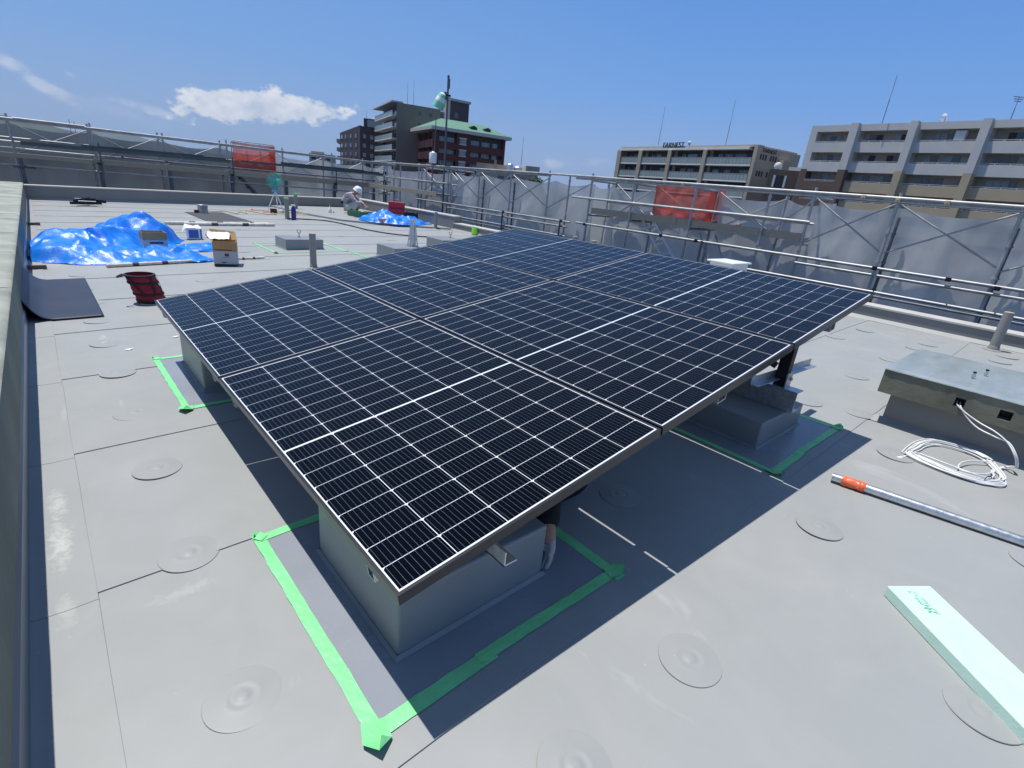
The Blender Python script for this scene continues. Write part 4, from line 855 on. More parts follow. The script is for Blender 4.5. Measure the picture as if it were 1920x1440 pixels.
def cord(name, pts, r, m, label, cat, n=6):
    P = [V(p[0], p[1], G(p[0]) + r + .006 + (p[2] if len(p) > 2 else 0)) for p in pts]; Q = []
    for i in range(len(P) - 1):
        p0, p1, p2, p3 = P[max(0, i - 1)], P[i], P[i + 1], P[min(len(P) - 1, i + 2)]
        for k in range(6): u = k / 6; Q.append(.5 * ((2 * p1) + (p2 - p0) * u + (2 * p0 - 5 * p1 + 4 * p2 - p3) * u * u + (3 * p1 - p0 - 3 * p2 + p3) * u ** 3))
    Q.append(P[-1]); mb = MB(); mb.tube(Q, r, n); return tag(mb.build(name, m, smooth=True), label, cat)
rnd = random.Random(5)
cord('cord', [(2.6 + 2.2 * k / 14 + rnd.uniform(-.1, .1), 15.3 + rnd.uniform(-.7, .5)) for k in range(15)], .010, 'tan', 'tan cord scattered on the roof left of the fan', 'cord')
cord('cord', [(4.9 + 1.1 * k / 30 + rnd.uniform(-.12, .12), 15.4 + rnd.uniform(-.5, .6) - .5 * k / 30) for k in range(31)], .013, 'yellow', 'tangled yellow cord round the foot of the far pipe stub', 'cord')
cord('cord', [(4.45, 13.7), (4.7, 13.6), (5.1, 13.4), (5.35, 13.0), (5.45, 12.2), (5.5, 11.2), (5.75, 10.4), (6.3, 9.9), (6.9, 9.4)], .014, 'blackcloth', 'black cable crossing the far roof from the navy bottle towards the array', 'cable')
cord('cord', [(4.35, 16.4), (4.2, 16.0), (4.5, 15.9), (4.55, 15.5), (4.3, 15.3)], .009, 'orange', 'orange cord lying just left of the fan legs', 'cord')
t = thing('spray_bottle', (4.53, 13.5, G(4.5) + .004), 'navy blue tall bottle with a white cap against the taped pipe stub', 'bottle')
mb = MB(); mb.lathe([(.055, 0), (.06, .02), (.06, .27), (.03, .33), (.025, .34)], n=20); mb.build('bottle_body', 'navy', t, off=(0, 0, 0), smooth=True); mb = MB(); mb.box((-.06, -.02, .342), (.05, .02, .38)); mb.build('bottle_cap', 'white', t, off=(0, 0, 0), bevel=.008)
t = thing('spray_bottle', (6.2, 15.15, G(6.2) + .06), 'small white squeeze bottle with a thin nozzle, left of the crouching worker', 'bottle')
mb = MB(); mb.lathe([(.06, 0), (.062, .05), (.03, .14), (.012, .17), (.005, .24)], n=16); mb.build('bottle_body', 'white', t, off=(0, 0, 0), smooth=True); mb = MB(); mb.lathe([(.02, 0), (.02, .05), (0, .05)], c=(.1, -.05, 0), n=10); mb.build('loose_cap', 'stubcap', t, off=(0, 0, 0))
# green crates, tool case, black bag, small parts
for (x, y, rz, lb) in ((6.62, 14.35, 20, 'green plastic crate at the left, right in front of the crouching worker'), (6.62, 13.95, 25, 'green plastic crate with a white label, nearest the camera by the worker'), (6.98, 14.1, -10, 'open dark green crate next to the blue tarpaulin, under the worker\'s hands')):
    t = thing('plastic_crate', (x, y, G(x) + .06), lb, 'crate', 'green crates in front of the worker', rz=R_(rz)); mb = MB(); w, d, h = .16, .13, .14
    mb.box((-w, -d, 0), (w, d, .01)); mb.box((-w, -d, .0102), (w, -d + .012, h)); mb.box((-w, d - .012, .0102), (w, d, h)); mb.box((-w, -d + .0122, .0102), (-w + .012, d - .0122, h)); mb.box((w - .012, -d + .0122, .0102), (w, d - .0122, h))
    for k in (-.1, 0, .1): mb.box((k - .008, -d - .008, .0), (k + .008, -d - .0005, h))
    mb.build('crate_body', 'greenplastic', t, off=(0, 0, 0), bevel=.004)
    mb = MB(); mb.box((-w + .03, -d + .03, .012), (w - .04, d - .03, .06)); mb.build('crate_contents', 'lime' if 'white' not in lb else 'white', t, off=(0, 0, 0), bevel=.01)
t = thing('tool_case', (7.45, 13.35, G(7.4) + .06), 'crimson plastic tool case standing open above the blue tarpaulin', 'tool case', rz=R_(-38))
mb = MB(); T = Matrix.Rotation(R_(-14), 4, 'X'); mb.box((-.24, 0, .14), (.24, .07, .52), T=T); ld_ = mb.build('lid', 'redplastic', t, off=(0, 0, 0), bevel=.02, seg=3)
mb = MB(); mb.box((-.2, -.006, .2), (.2, -.0005, .24), T=T); mb.box((-.2, -.006, .36), (.2, -.0005, .40), T=T); mb.build('lid_rib', 'redplastic', ld_, off=(0, 0, 0)); mb = MB(); mb.box((-.26, -.34, 0), (.26, .02, .17)); mb.build('tray', 'blackplastic', t, off=(0, 0, 0), bevel=.02)
mb = MB(); mb.tube([(-.06, .03, .525), (-.05, .03, .56), (.05, .03, .56), (.06, .03, .525)], .009, 6); mb.build('handle', 'redplastic', t, off=(0, -.0, 0))
t = thing('tool_bag', (7.75, 13.0, G(7.7) + .06), 'black tool bag right of the crimson tool case', 'tool bag', rz=R_(-40)); mb = MB(); mb.box((-.2, -.13, 0), (.2, .13, .27)); mb.build('bag_body', 'blackcloth', t, off=(0, 0, 0), bevel=.05, seg=4)
mb = MB(); mb.tube([(-.12, -.1, .24), (-.09, -.12, .31), (.09, -.12, .31), (.12, -.1, .24)], .012, 6); mb.build('handle', 'blackcloth', t, off=(0, 0, 0), smooth=True)
t = thing('carton', (6.55, 12.45, G(6.5) + .06), 'tiny brown carton in front of the far blue tarpaulin', 'carton', rz=R_(10)); mb = MB(); mb.box((-.09, -.07, 0), (.09, .07, .11)); mb.build('box_body', 'card', t, off=(0, 0, 0), bevel=.004); mb = MB(); mb.quad((-.05, -.071, .03), (.05, -.071, .03), (.05, -.071, .08), (-.05, -.071, .08)); mb.build('box_label', 'paper', t, off=(0, 0, 0))
t = thing('hand_tool', (7.75, 12.15, G(7.7) + .06), 'small steel hand tools scattered on the far platform edge', 'hand tools'); mb = MB(); mb.cyl((-.15, .1, .02), (.1, .0, .02), .015, n=8); mb.box((.1, -.02, 0), (.18, .05, .05)); mb.build('tool_steel', 'galv', t, off=(0, 0, 0)); mb = MB(); mb.box((-.1, .25, 0), (.12, .34, .04)); mb.build('tool_handle', 'tan', t, off=(0, 0, 0), bevel=.01)
# lime bag hanging on the right parapet
t = thing('shopping_bag', (8.07, 10.27, G(8.1) + .02), 'lime green bag hanging on the inside of the right parapet, just above the array edge', 'bag'); mb = MB(); vs = []
for j in range(7):
    for i in range(7):
        z = .19 * j / 6; y = (i / 6 - .5) * (.22 - .05 * j / 6); vs.append((-.03 - .05 * math.sin(pi * i / 6) * (1 - .5 * j / 6) + .01 * noise.noise(V(i, j, 3)), y, z))
mb.add(vs, [(j * 7 + i, j * 7 + i + 1, (j + 1) * 7 + i + 1, (j + 1) * 7 + i) for j in range(6) for i in range(6)]); mb.box((-.03, -.11, 0), (.0, .11, .19)); mb.build('bag_body', 'lime', t, off=(0, 0, 0), smooth=True)
mb = MB(); mb.tube([(-.04, -.05, .19), (-.02, -.03, .23), (.02, .0, .23), (-.02, .03, .23), (-.04, .05, .19)], .005, 5); mb.build('handle', 'white', t, off=(0, 0, 0))
# paper scraps
for k, (x, y, s_) in enumerate(((-.30, 4.04, .022), (-.17, 3.78, .03), (.17, 3.98, .028))):
    mb = MB(); mb.add([(x - s_, y, G(x) + .012), (x, y - s_ * .5, G(x) + .008), (x + s_, y + .3 * s_, G(x) + .014), (x + .2 * s_, y + s_ * .7, G(x) + .01)], [(0, 1, 2, 3)])
    tag(mb.build('paper_scrap', 'paper'), ('tiny white paper scrap nearest the left wall, between the dark sheet and the taped plinth', 'tiny white paper scrap, the middle and widest of three left of the array', 'tiny white paper scrap closest to the left corner of the array')[k], 'scrap', 'white paper scraps')

# ------------------------------------------------------------------ concrete slab housing, cable, tube, foam board
t = thing('concrete_housing', (4.4, -1.0, G(4.4)), 'low grey housing capped by a thick shiny-topped concrete slab at the right edge', 'roof housing')
mb = MB(); c = [(3.93, -2.2), (4.82, -2.2), (4.82, -.19), (3.93, -.19)]; mb.prism(c, 0, .335); mb.build('base', 'parapet', t, bevel=.006)
mb = MB(); mb.prism([(3.87, -2.2), (3.932, -2.2), (3.932, -.14), (3.87, -.14)], G(3.9) + .004, [G(3.9) + .006, G(3.9) + .04, G(3.9) + .04, G(3.9) + .006]); mb.build('upstand', 'roof', t)
mb = MB(); c = [(3.84, -2.3), (4.92, -2.3), (4.92, -.12), (3.84, -.12)]
# slab side ring with two cut holes in the front face
ys = [-2.3, -.835, -.77, -.60, -.545, -.12]; zs = [.325, .375, .435, .500]; H = {(1, 1), (3, 1)}
for i in range(5):
    for j in range(3):
        if (i, j) in H:
            y0, y1, z0, z1 = ys[i], ys[i + 1], zs[j], zs[j + 1]; d = .09; X = 3.84
            mb.quad((X, y0, z0), (X, y1, z0), (X + d, y1, z0), (X + d, y0, z0)); mb.quad((X, y1, z1), (X, y0, z1), (X + d, y0, z1), (X + d, y1, z1)); mb.quad((X, y0, z0), (X + d, y0, z0), (X + d, y0, z1), (X, y0, z1)); mb.quad((X, y1, z0), (X, y1, z1), (X + d, y1, z1), (X + d, y1, z0)); mb.quad((X + d, y0, z0), (X + d, y1, z0), (X + d, y1, z1), (X + d, y0, z1), 1)
        else: mb.quad((3.84, ys[i], zs[j]), (3.84, ys[i], zs[j + 1]), (3.84, ys[i + 1], zs[j + 1]), (3.84, ys[i + 1], zs[j]))
mb.quad((3.84, -.12, .325), (3.84, -.12, .5), (4.92, -.12, .5), (4.92, -.12, .325)); mb.quad((4.92, -2.3, .325), (4.92, -.12, .325), (4.92, -.12, .5), (4.92, -2.3, .5)); mb.quad((3.84, -2.3, .325), (4.92, -2.3, .325), (4.92, -2.3, .5), (3.84, -2.3, .5)); mb.quad((3.84, -2.3, .325), (3.84, -.12, .325), (4.92, -.12, .325), (4.92, -2.3, .325))
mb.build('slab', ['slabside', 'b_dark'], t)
mb = MB(); vs = []; n, k = 60, 26
for j in range(n + 1):
    for i in range(k + 1):
        x = 3.833 + 1.094 * i / k; y = -2.306 + 2.192 * j / n; e = i == 0
        vs.append((x + (.004 * noise.noise(V(y * 30, 0, 0)) if e else 0), y, .506 + .0015 * noise.noise(V(x * 2, y * 5, 0)) - (.009 + .004 * noise.noise(V(y * 45, 1, 1)) if e else 0)))
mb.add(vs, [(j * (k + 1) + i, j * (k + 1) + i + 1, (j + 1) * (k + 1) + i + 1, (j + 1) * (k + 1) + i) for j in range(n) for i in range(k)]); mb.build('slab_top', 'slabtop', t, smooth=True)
for (x, y) in ((4.22, -.555), (4.42, -.60), (4.05, -.93), (4.3, -1.3)):
    mb = MB(); mb.cyl((x, y, .505), (x, y, .545), .008, n=8); mb.cyl((x, y, .518), (x, y, .53), .013, n=6); mb.cyl((x, y, .5455), (x, y, .556), .010, n=8, mi=1); mb.build('bolt', ['galv', 'blackplastic'], t)
# cable coil on the roof
OUT = [(3.40, -.458), (3.56, -.452), (3.72, -.463), (3.872, -.522), (3.918, -.633), (3.90, -.745), (3.865, -.821), (3.78, -.877), (3.644, -.927), (3.513, -.95), (3.416, -.932), (3.36, -.874), (3.34, -.779), (3.352, -.646), (3.37, -.53)]
INN = [(3.47, -.49), (3.57, -.505), (3.69, -.527), (3.77, -.58), (3.80, -.66), (3.80, -.745), (3.761, -.815), (3.70, -.85), (3.62, -.885), (3.55, -.90), (3.48, -.893), (3.425, -.85), (3.40, -.79), (3.384, -.694), (3.416, -.58)]
def coil():
    pts = []; n = len(OUT); ws = (.0, .55, .18, .92, .35, .75)
    for i in range(5 * n + 1):
        k = i // n; u = (i % n) / n; w0, w1 = ws[k], ws[min(k + 1, 5)]; w = w0 + (w1 - w0) * u; a, b = OUT[i % n], INN[i % n]; x = a[0] + (b[0] - a[0]) * w + .008 * sin(i * 1.3); y = a[1] + (b[1] - a[1]) * w + .006 * cos(i * 1.7)
        pts.append(V(x, y, G(x) + .012 + .006 * (k % 3) + .002 * sin(i * .8)))
    return spline(pts, 4)
def spline(P, k=8):
    Q = []
    for i in range(len(P) - 1):
        p0, p1, p2, p3 = P[max(0, i - 1)], P[i], P[i + 1], P[min(len(P) - 1, i + 2)]
        for j in range(k): u = j / k; Q.append(.5 * ((2 * p1) + (p2 - p0) * u + (2 * p0 - 5 * p1 + 4 * p2 - p3) * u * u + (3 * p1 - p0 - 3 * p2 + p3) * u ** 3))
    return Q + [P[-1]]
t = thing('cable_coil', (3.6, -.7, G(3.6)), 'coil of white cable on the roof, fed out of a hole in the concrete slab', 'cable')
for s_ in (0, 1):
    o = .0085 * s_; cp = coil(); g0 = lambda x, y, z=.012: V(x, y, G(x) + z)
    tail = spline([g0(3.335 + o, -.455 - o), g0(3.40 + o, -.475), g0(3.47, -.50 + o), cp[0] + V(o, o, .004)])
    lead = spline([V(3.93, -.555 - o * 2, .40), V(3.85, -.563 - o * 2, .388), V(3.825, -.624 - o, .355 - .02 * s_), V(3.80, -.708, .325 - .035 * s_), V(3.77, -.797 - o, .305 - .03 * s_), V(3.745, -.868 - o, .27), V(3.72, -.925 - o, .21), V(3.75, -.95 - o, .14), g0(3.80, -.935, .03), g0(3.74, -.89 - o, .02), g0(3.62, -.87 + o, .024), g0(3.52, -.88, .028), g0(3.44, -.83, .03), cp[-1] + V(0, -.01, .01)])
    body = [p + V(.014 * s_ * cos(i * .07 + 1), .014 * s_ * sin(i * .07 + 1), .003 * s_) for i, p in enumerate(cp)]
    mb = MB(); mb.tube(tail[:-1] + body + lead[::-1][1:], .0046, 8); mb.build('cable_strand', 'cable', t, smooth=True)
loop = spline([V(p[0], p[1], G(p[0]) + p[2]) for p in ((3.74, -.83, .03), (3.647, -.756, .032), (3.534, -.72, .034), (3.444, -.724, .03), (3.427, -.768, .03), (3.50, -.84, .028), (3.62, -.88, .03))]); mb = MB(); mb.tube(loop, .0046, 8); mb.build('cable_strand', 'cable', t, smooth=True)
mb = MB(); mb.tube([V(3.43 + .028 * cos(a), -.865 - .012 * cos(a), G(3.43) + .03 + .024 * sin(a)) for a in [2 * pi * k / 14 for k in range(14)]], .0022, 5, closed=True); mb.build('cable_tie', 'blackplastic', t)
mb = MB(); p = V(3.335, -.455, G(3.3) + .012); mb.cyl(p, p + V(-.03, .018, -.002), .0065, n=8); mb.cyl(p + V(-.008, -.008, .0), p + V(-.03, .008, -.002), .005, n=8); mb.build('stripped_end', 'paper', t)
# galvanised tube with orange tape
a = V(2.612, -.281, G(2.6) + .0305); b = V(2.90, -1.70, G(2.9) + .0305); d = (b - a).normalized(); t = thing('steel_tube', a, 'galvanised steel tube with bright orange tape near its end, at the right edge', 'steel tube')
mb = MB(); nn = d.orthogonal().normalized(); n = 24; vs = []; bb = d.cross(nn)
for p, r in ((a, .024), (a, .0205), (a + d * .12, .0202)): vs += [p + (nn * cos(2 * pi * k / n) + bb * sin(2 * pi * k / n)) * r for k in range(n)]
mb.add(vs, [(i * n + k, i * n + (k + 1) % n, (i + 1) * n + (k + 1) % n, (i + 1) * n + k) for i in range(2) for k in range(n)]); mb.cyl(a, b, .024, n=n, caps=False); mb.build('tube_body', 'galv', t, smooth=True)
for s0, s1 in ((.048, .122), (.127, .160)):
    mb = MB(); m = 8; vs = []
    for j in range(m + 1):
        for k in range(n):
            rr = .0285 + .004 * noise.noise(V(j * .9, k * .6, s0 * 50)) + .0012 * sin(j * 1.7)
            vs.append(a + d * (s0 + (s1 - s0) * j / m + .002 * sin(k)) + (nn * cos(2 * pi * k / n) + bb * sin(2 * pi * k / n)) * rr)
    mb.add(vs, [(i * n + k, i * n + (k + 1) % n, (i + 1) * n + (k + 1) % n, (i + 1) * n + k) for i in range(m) for k in range(n)] + [tuple(range(n)), tuple(m * n + k for k in range(n))]); mb.build('tape_wrap', 'orange', t, smooth=True)
# mint foam board
P0, P1 = V(1.797, -.749, 0), V(1.95, -.862, 0); dl = (V(1.424, -1.212, 0) - V(1.665, -.917, 0)).normalized()
L1 = .95; h = .052; t = thing('foam_board', P0, 'pale mint foam board lying at the lower right, with green lettering at its end', 'foam board'); mb = MB()
c = [P0, P0 + dl * L1, P1 + dl * L1, P1]; c = [(p.x, p.y) for p in c]; mb.prism(c, [G(p[0]) + .0055 for p in c], [G(p[0]) + h for p in c]); mb.build('board', 'foam', t, bevel=.003)
o = V(1.888, -.829, G(1.85) + h + .0012) - P0
put_text('lettering', 'スタイロエース', .05, basis(V(1.786, -.925, G(1.8) + h + .0012) - P0, -dl, V(dl.y, -dl.x, 0) * 1), 'foamink', t, shear=.35, width=.118, bold=.0012)

# ------------------------------------------------------------------ scaffolds
PR = .0243
def clampb(mb, p): mb.box((p[0] - .035, p[1] - .035, p[2] - .03), (p[0] + .035, p[1] + .035, p[2] + .03)); mb.cyl((p[0] - .07, p[1], p[2]), (p[0] + .07, p[1], p[2]), .012, n=6)
def rail(t, p, q, m='pipe', r=PR, name='rail'): mb = MB(); mb.cyl(p, q, r, n=10); return mb.build(name, m, t, smooth=True)
def post(t, x, y, top, m='pipe', bottom=-5.): mb = MB(); mb.cyl((x, y, bottom), (x, y, top), PR, n=10); 
def mkpost(t, x, y, top, m='pipe', bottom=-5.):
    mb = MB(); mb.cyl((x, y, bottom), (x, y, top), PR, n=10)
    for z in (.0, .45, .9, 1.35, 1.75): mb.cyl((x, y, z - .012), (x, y, z + .012), PR * 1.5, n=10)
    mb.build('post', m, t, smooth=True)
XI, XO = 9.6, 10.5; YI, YO = 18.9, 19.7
t = SR = thing('scaffold', (XI, 6, -5), 'long silver pipe scaffold along the right edge, behind the solar array', 'scaffold')
inner = [-3.9, -2.6, -1.3, .06, 1.52, 2.76, 3.51, 5.02, 6.55, 7.8, 8.53, 9.26, 10.77, 12.22, 13.69, 15.16, 15.64, 16.9, 17.9]
for y in inner: mkpost(t, XI, y, 1.93 + .03 * sin(y * 5), 'pipe')
for y in (2.76, 3.57, 5.02, 6.55, 8.0, 13.69, 15.16, 16.9): mkpost(t, XO, y, 1.82, 'pipe')
for y in (.0, 1.42, 10.7, 12.1): mkpost(t, XI + .14, y + .05, 1.6, 'pipe_dark')
for z, y0, y1, dx in ((1.875, -4, 8.4, -.05), (1.825, -4, 8.3, -.02), (1.88, 7.5, 18.9, -.05), (1.84, 9.2, 17.0, -.02)): rail(t, (XI + dx, y0, z), (XI + dx, y1, z))
for y0, y1, z in ((2.7, 8.35, 1.39), (13.7, 17.9, 1.38), (-4, 8.1, .80), (-4, 2.75, .69), (-4, 3.6, .425), (-4, 1.45, .365), (8.3, 15.7, .775), (8.4, 13.75, .655), (9, 13.7, .34), (8.4, 13.6, .42)): rail(t, (XI - .05, y0, z), (XI - .05, y1, z))
for y0, y1, z in ((2.7, 8.1, 1.36), (13.6, 17.5, 1.35)): rail(t, (XO, y0, z), (XO, y1, z))
for a, b in ((-2.6, -1.3), (-1.3, .06), (.06, 1.52), (1.52, 2.76), (9.26, 10.77), (10.77, 12.22), (12.22, 13.69)):
    z0, z1 = (1.79, 1.05) if a > 0 else (1.79, 1.0)
    rail(t, (XI + .03, a + .03, z0), (XI + .03, b - .03, z1), r=.0135, name='brace'); rail(t, (XI + .055, a + .03, z1), (XI + .055, b - .03, z0), r=.0135, name='brace')
for a, b in ((3.51, 5.02), (5.02, 6.55), (6.55, 7.8), (13.69, 15.16), (15.16, 16.9)):
    rail(t, (XO + .03, a + .03, 1.79), (XO + .03, b - .03, 1.0), r=.0135, name='brace'); rail(t, (XO + .055, a + .03, 1.0), (XO + .055, b - .03, 1.79), r=.0135, name='brace')
for a, b in ((2.76, 3.51), (7.8, 9.26)): rail(t, (XI + .03, a, 1.75), (XI + .03, b, 1.05), r=.0135, name='brace')
for y in (2.76, 5.02, 6.55, 7.8, 13.69, 15.16): rail(t, (XI, y, 1.01), (XO, y, 1.01), name='transom'); rail(t, (XI, y, 1.8), (XO, y, 1.8), name='transom')
for y, z in ((.55, .80), (1.52, .80), (-.02, .78), (4.75, .80), (5.6, .80), (7.8, .79), (10.9, .78), (8.6, .78), (1.52, 1.85), (.9, 1.86), (2.0, 1.86), (5.3, 1.86), (14.3, 1.86)): mb = MB(); clampb(mb, (XI - .05, y, z)); mb.build('coupler', 'black_steel' if z < 1 else 'b_tan', t, bevel=.006)
for y in (4.6, 10.9, 8.6): rail(t, (XI - .1, y, -2), (XI - .1, y, .82), 'pipe_dark', name='standard')
for y0, y1, lb in ((5.35, 7.73, 'weathered scaffold plank standing on edge left of the red net, on the right scaffold'), (2.78, 5.34, 'weathered scaffold plank standing on edge right of the red net, on the right scaffold')):
    mb = MB(); mb.box((XI + .03, y0, 1.055), (XI + .065, y1, 1.19)); tag(mb.build('scaffold_plank', 'wood', None, bevel=.004), lb, 'plank')
mb = MB(); mb.box((XI + .1, 2.8, 1.09), (XO - .05, 7.75, 1.11)); mb.build('deck', 'pipe_dark', t)
mb = MB(); mb.box((XI + .1, 13.75, 1.0), (XO - .05, 17.9, 1.03)); mb.build('deck', 'pipe_dark', t)
# dropped bits on the plank
for k, (y, z) in enumerate(((4.45, 1.2), (3.95, 1.2))):
    mb = MB(); mb.box((XI + .0, y, z - .01), (XI + .07, y + .09, z + .03)); tag(mb.build('clamp_scrap', 'b_brown' if k == 0 else 'b_tan', None, bevel=.01), ('rust brown pipe clamp left on the plank of the right scaffold', 'tan pipe clamp left on the plank, right of the rust brown one')[k], 'clamp')
# stairs behind the planks
def stair(p, q, w, name, label, m='galv', n=6):
    p, q = Vector(p), Vector(q); d = (q - p); hz = V(d.x, d.y, 0).normalized(); t = thing(name, q, label, 'scaffold stair'); u = Vector(w)
    for s_ in (0, 1):
        mb = MB(); a = p + u * s_; b = q + u * s_; th = hz.cross(V(0, 0, 1)) * .02; up = V(0, 0, .09)
        vs = [e + k for e in (a, b) for k in (-th, th, th + up, -th + up)]; mb.add(vs, [(0, 1, 2, 3), (7, 6, 5, 4), (0, 4, 5, 1), (1, 5, 6, 2), (2, 6, 7, 3), (3, 7, 4, 0)]); mb.build('stringer', m, t)
    for k in range(n): mb = MB(); c = p.lerp(q, (k + .7) / n); mb.add([c - hz * .07, c + hz * .07, c + hz * .07 + u, c - hz * .07 + u] + [e + V(0, 0, .03) for e in (c - hz * .07, c + hz * .07, c + hz * .07 + u, c - hz * .07 + u)], [(3, 2, 1, 0), (4, 5, 6, 7), (0, 1, 5, 4), (1, 2, 6, 5), (2, 3, 7, 6), (3, 0, 4, 7)]); mb.build('tread', m, t)
    return t
stair((10.0, 6.5, 1.05), (10.0, 4.9, -.6), (-.1, -.30, .10), 'scaffold_stair', 'pale aluminium stair descending under the plank of the right scaffold, below the red net', 'white')
stair((4.75, 19.3, 1.0), (6.2, 19.3, -.6), (0, .3, 0), 'scaffold_stair', 'dark steel stair in the far left scaffold, below the red net near the fan', 'pipe_dark')
rail(SR, (XI + .3, 4.9, .95), (XI + .3, 4.2, -.3), r=.014, name='stair_handrail'); rail(SR, (XI + .3, 4.55, .95), (XI + .3, 3.8, -.3), r=.014, name='stair_handrail')
# left (far) scaffold
t = SL = thing('scaffold', (4, YI, -5), 'darker pipe scaffold running across the far left behind the end parapet', 'scaffold')
xin = [-4.2, -2.46, -.72, .97, 2.67, 4.41, 6.15, 7.9, 9.5, 10.45]
for k, x in enumerate(xin): mkpost(t, x, YI, 1.98 + .03 * sin(k * 3), 'pipe'); mkpost(t, x, YO, 1.98, 'pipe')
for x in xin[2:]: mb = MB(); mb.box((x + .05, YI + .02, -5), (x + .14, YI + .10, .92)); mb.build('lower_standard', 'pipe_dark', t)
for z, x0, x1 in ((1.86, -4.2, 10.5), (1.82, -4.2, 10.5), (.735, -4.2, 9.6), (1.15, -4.2, 1.2), (1.31, -4.2, -.5)): rail(t, (x0, YI - .05, z), (x1, YI - .05, z))
rail(t, (1.0, YI - .05, 1.16), (9.6, YI - .05, 1.19), 'pipe_dark'); rail(t, (-.6, YI - .08, 1.88), (.85, YI - .08, 1.885)); rail(t, (-4.2, YO, 1.4), (10.5, YO, 1.4)); rail(t, (9.6, YI - .05, 1.42), (11, YI - .05, 1.42))
for a, b in zip(xin[2:], xin[3:]): rail(t, (a + .03, YO + .03, 1.8), (b - .03, YO + .03, 1.0), 'pipe', .0135, 'brace'); rail(t, (a + .03, YO + .055, 1.0), (b - .03, YO + .055, 1.8), 'pipe', .0135, 'brace')
for x in (.97, 4.41, 7.9): rail(t, (x + .12, YI - .1, .65), (x + .12, YI - .1, 1.5), 'pipe_dark', .02, 'standard'); mb = MB(); clampb(mb, (x + .08, YI - .1, .95)); mb.build('coupler', 'black_steel', t)
for x, z in ((1.6, 1.2), (-.6, .74), (10.0, 1.24), (10.3, .9), (9.95, .78)): mb = MB(); clampb(mb, (x, YI - .08, z)); mb.cyl((x - .2, YI - .1, z - .04), (x + .25, YI - .1, z - .04), .02, n=8); mb.build('coupler', 'pipe_dark', t)
mb = MB(); mb.box((-4.2, YI + .1, 1.0), (10.4, YO - .06, 1.03)); mb.build('deck', 'pipe_dark', t)
for x0, x1, y0, lb in ((-4.2, .9, YI, 'brown scaffold plank on edge at the left end of the far scaffold'), (.93, 4.4, YI, 'brown scaffold plank on edge behind the blue tarpaulin side of the far scaffold'), (4.43, 9.3, YI, 'long brown scaffold plank on edge behind the fan'), (9.33, 13.1, YI - .12, 'brown scaffold plank on edge above the crimson tool case')):
    zt = 1.05 + .008 * (x0 + x1) / 2; mb = MB()
    if x0 < 9: mb.box((x0, y0 - .04, .93), (x1, y0 - .005, zt))
    else: mb.box((9.2, 13.9, .965), (9.235, 18.75, 1.095))
    tag(mb.build('scaffold_plank', 'wood', None, bevel=.003), lb, 'plank')
for (x0, x1, z0, z1, dz, lb) in ((-.55, 4.43, 1.25, 1.40, .05, 'stack of dark green-grey steel channels lying along the left half of the far scaffold'), (4.75, 9.85, 1.37, 1.49, .03, 'stack of dark green-grey steel channels along the far scaffold above the fan')):
    tt = thing('steel_channels', ((x0 + x1) / 2, YI - .12, z0), lb, 'steel channels')
    for k, (a, b, zz, yy) in enumerate(((0, .75, 0, 0), (.3, 1, .02, -.05), (.25, .85, .075, .02), (.45, .98, .05, .07))):
        xa, xb = x0 + (x1 - x0) * a, x0 + (x1 - x0) * b; mb = MB(); zz0 = z0 + zz; zf = z1 - z0 - .035
        mb.prism([(xa, YI - .2 + yy), (xb, YI - .2 + yy), (xb, YI - .19 + yy), (xa, YI - .19 + yy)], [zz0, zz0 + dz, zz0 + dz, zz0], [zz0 + zf * .8, zz0 + zf * .8 + dz, zz0 + zf * .8 + dz, zz0 + zf * .8])
        mb.prism([(xa, YI - .19 + yy), (xb, YI - .19 + yy), (xb, YI - .09 + yy), (xa, YI - .09 + yy)], [zz0 + zf * .8 - .006, zz0 + zf * .8 - .006 + dz, zz0 + zf * .8 - .006 + dz, zz0 + zf * .8 - .006], [zz0 + zf * .8, zz0 + zf * .8 + dz, zz0 + zf * .8 + dz, zz0 + zf * .8])
        mb.build('channel', 'gutter', tt)
# nets
def net(name, a, b, top, bot, bul, nrm, m, label, cat, group, seed, sag=.08, nx=26, nz=44, hang=0.):
    a = Vector(a); b = Vector(b); nrm = Vector(nrm); vs = []
    for j in range(nz + 1):
        v = j / nz
        for i in range(nx + 1):
            u = i / nx; zt = top - sag * 4 * u * (1 - u) * (1 + .3 * noise.noise(V(seed, u * 2, 0))); z = zt + (bot - zt) * v
            # cloth is pinned at the posts and, by the braces, above an arch; below it bellies towards the roof
            az_ = top - .34 - .72 * abs(2 * u - 1) ** 2.0; q_ = (az_ - z) * 9; spq = math.log1p(math.exp(min(30, q_))) / 9; edge = 1 - abs(2 * u - 1) ** 4
            bl = bul * edge * (1 - math.exp(-spq * 2.0)) * 1.5 + .018 * noise.noise(V(u * 5 + seed, z * 2.2, 1)) + .012 * noise.noise(V(u * 13, z * 6, seed)) + .006 * noise.noise(V(u * 40, z * 3, seed))
            bl += .03 * edge * max(0, noise.noise(V(u * 3 + seed, z * 3, 7))) * (1 if z > az_ else .3)
            p = a.lerp(b, u) + nrm * bl; vs.append((p.x, p.y, z))
    mb = MB(); w = nx + 1; mb.add(vs, [(j * w + i, j * w + i + 1, (j + 1) * w + i + 1, (j + 1) * w + i) for j in range(nz) for i in range(nx)])
    return tag(mb.build(name, m, smooth=True), label, cat, group)
ORD = ['first', 'second', 'third', 'fourth', 'fifth', 'sixth', 'seventh', 'eighth', 'ninth', 'tenth', 'eleventh', 'twelfth', 'thirteenth', 'fourteenth', 'fifteenth']
XB = XI + .26
